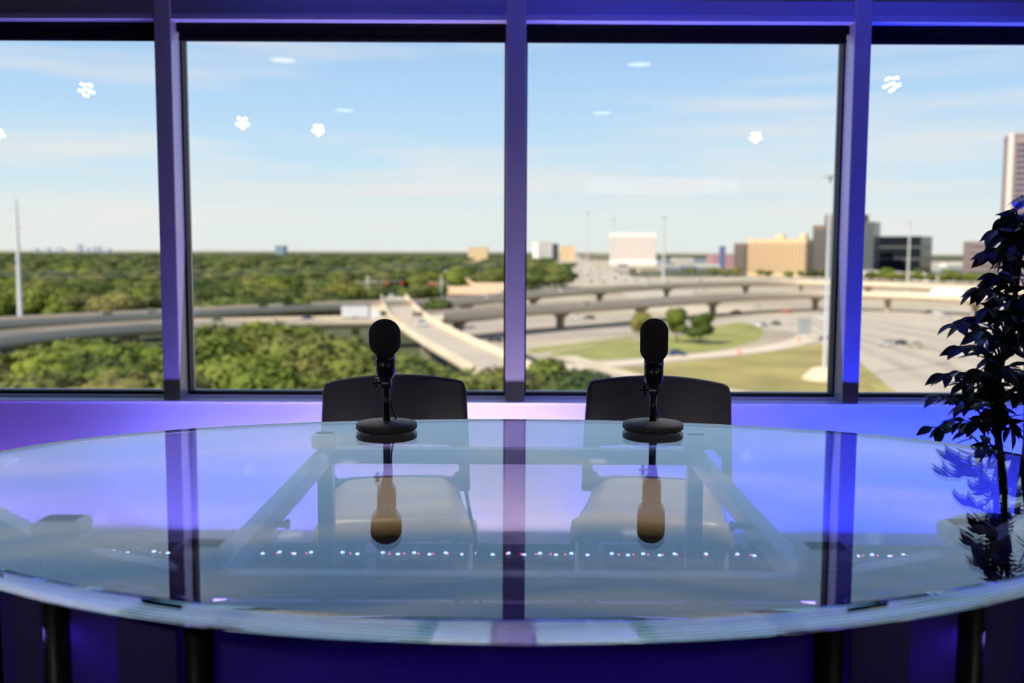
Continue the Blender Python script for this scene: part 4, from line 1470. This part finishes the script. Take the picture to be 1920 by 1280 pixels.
for k in range(9000):
    if count >= 175:
        break
    px = tg.uniform(-100, 1075)
    D = 300 + 560 * tg.random() ** 1.3
    h = tg.uniform(8.5, 14)
    X = AT(px, 560, D).x
    ytop = 470 + (GH - h) * FPX / D
    ybase = 470 + GH * FPX / D
    if px > 830 and ybase > 548 - max(0, (px - 960)) * .05:
        continue
    if px > 700 and ybase > 560:
        continue
    if px > 1030 and ybase > 545:
        continue
    if any((X - q.x) ** 2 + (D - q.y) ** 2 < 12 ** 2 for q in wL1 + wL2 + wST + wFU) or any((X - q[0]) ** 2 + (D - q[1]) ** 2 < 6.5 ** 2 for q in placed):
        continue
    if px < 730 and D < min((q.y for q in wL1 if abs(pix(q)[0] - px) < 40), default=0) + 9:
        continue
    placed.append((X, D, h))
    o = bpy.data.objects.new('forest_tree', tg.choice(TREES))
    C.objects.link(o)
    s = h / 9.6
    o.location = (X, D, GZ)
    o.scale = (s * tg.uniform(1.0, 1.4), s * tg.uniform(1.0, 1.4), s)
    o.rotation_euler = (0, 0, tg.uniform(0, 6.28))
    tag(o, 'tree of the far forest ' + pane_of(px), 'tree', 'trees of the broad forest behind the ramps')
    count += 1
# the rest of the forest up to the horizon: too many to count
far = MB()
base = []
for me in TREES_FAR:
    base.append(([v.co.copy() for v in me.vertices], [tuple(p.vertices) for p in me.polygons], [p.material_index for p in me.polygons]))
m_ff = [mat('forest_%d' % i, c_, .95, spec=.1) for i, c_ in enumerate(((.065, .09, .024), (.12, .13, .04), (.08, .115, .028), (.15, .14, .06), (.05, .07, .02), (.11, .14, .036)))]
for k in range(1750):
    D = 330 + 3300 * tg.random() ** 2.0
    px = tg.uniform(-90, 1072)
    ybase = 470 + GH * FPX / D
    if px > 830 and ybase > 546:
        continue
    if px > 1045 - (ybase - 474) * .2 and ybase < 505:
        continue
    X = AT(px, 520, D).x
    if px < 740 and D < min((q.y for q in wL1 if abs(pix(q)[0] - px) < 40), default=0) + 14:
        continue
    if any((X - q.x) ** 2 + (D - q.y) ** 2 < 13 ** 2 for q in wST + wFU):
        continue
    vs, fs, ms = tg.choice(base)
    s = tg.uniform(.85, 1.25)
    s2 = s * (1.0 + min(D, 2500) / 1400)
    step = 1 if D < 900 else (2 if D < 1600 else 3)
    M_ = Matrix.Translation((X, D, GZ)) @ Matrix.Rotation(tg.uniform(0, 6.28), 4, 'Z') @ Matrix.Diagonal((s2, s2, s, 1))
    ci = tg.randrange(6)
    o = len(far.v)
    far.v += [tuple(M_ @ v) for v in vs]
    for i, f in enumerate(fs):
        if len(f) == 4 and i < 420 and i % step:
            continue
        far.f.append(tuple(a + o for a in f)); far.mi.append(ci); far.sm.append(False)
tag(far.build('distant_forest', m_ff), 'dense green forest stretching to the left horizon', 'forest', kind='stuff')
# trees along the flyover on the right and around the tan block
for k, (px, y, s) in enumerate([(1295, 515, .9), (1338, 518, 1), (1360, 520, 1), (1380, 519, 1.1), (1425, 520, .9), (1440, 521, .8), (1480, 522, .8), (1500, 521, .8), (1525, 523, 1), (1545, 523, 1.1), (1630, 528, 1), (1650, 528, 1), (1672, 529, 1),
                                (1695, 530, 1), (1720, 530, 1), (1745, 531, 1), (1770, 532, 1), (1795, 533, 1.1), (1820, 534, 1.1), (1845, 535, 1.1), (1870, 537, 1.1), (1720, 524, 1.2), (1780, 526, 1.2), (1660, 523, 1.2), (1000, 498, 1.4), (1030, 520, 1.1), (1040, 505, 1.2), (1012, 530, 1), (1000, 512, 1.3)]):
    q = G(px, y, GZ)
    o = bpy.data.objects.new('roadside_tree', TREES[k % 7])
    C.objects.link(o)
    o.location = (q.x, q.y, GZ)
    o.scale = (s * 1.25, s * 1.25, s * .95)
    o.rotation_euler = (0, 0, k)
    tag(o, 'round green tree along the far side of the upper flyover', 'tree', 'trees along the far side of the upper flyover')
# the island trees, seen with trunks
for px, y, hp, wd, lab in ((1268, 642, 10.8, 9.0, 'tallest of the trees on the grass island'), (1312, 645, 9.4, 8.2, 'tree with dark shadow at the right of the grass island'), (1205, 628, 6.5, 10, 'low bushy tree left on the grass island')):
    q = G(px, y, GZ)
    t = thing('island_tree', lab, 'tree', q)
    b = crown(tg, wd, hp - .2, .7, 9, 2600, .26)
    b.build('crown', m_foliage, t)
    MB().tube([(0, 0, 0), (.1, 0, 2), (0, .1, hp * .6)], [.3, .24, .1], 8).build('trunk', m_trunk, t)
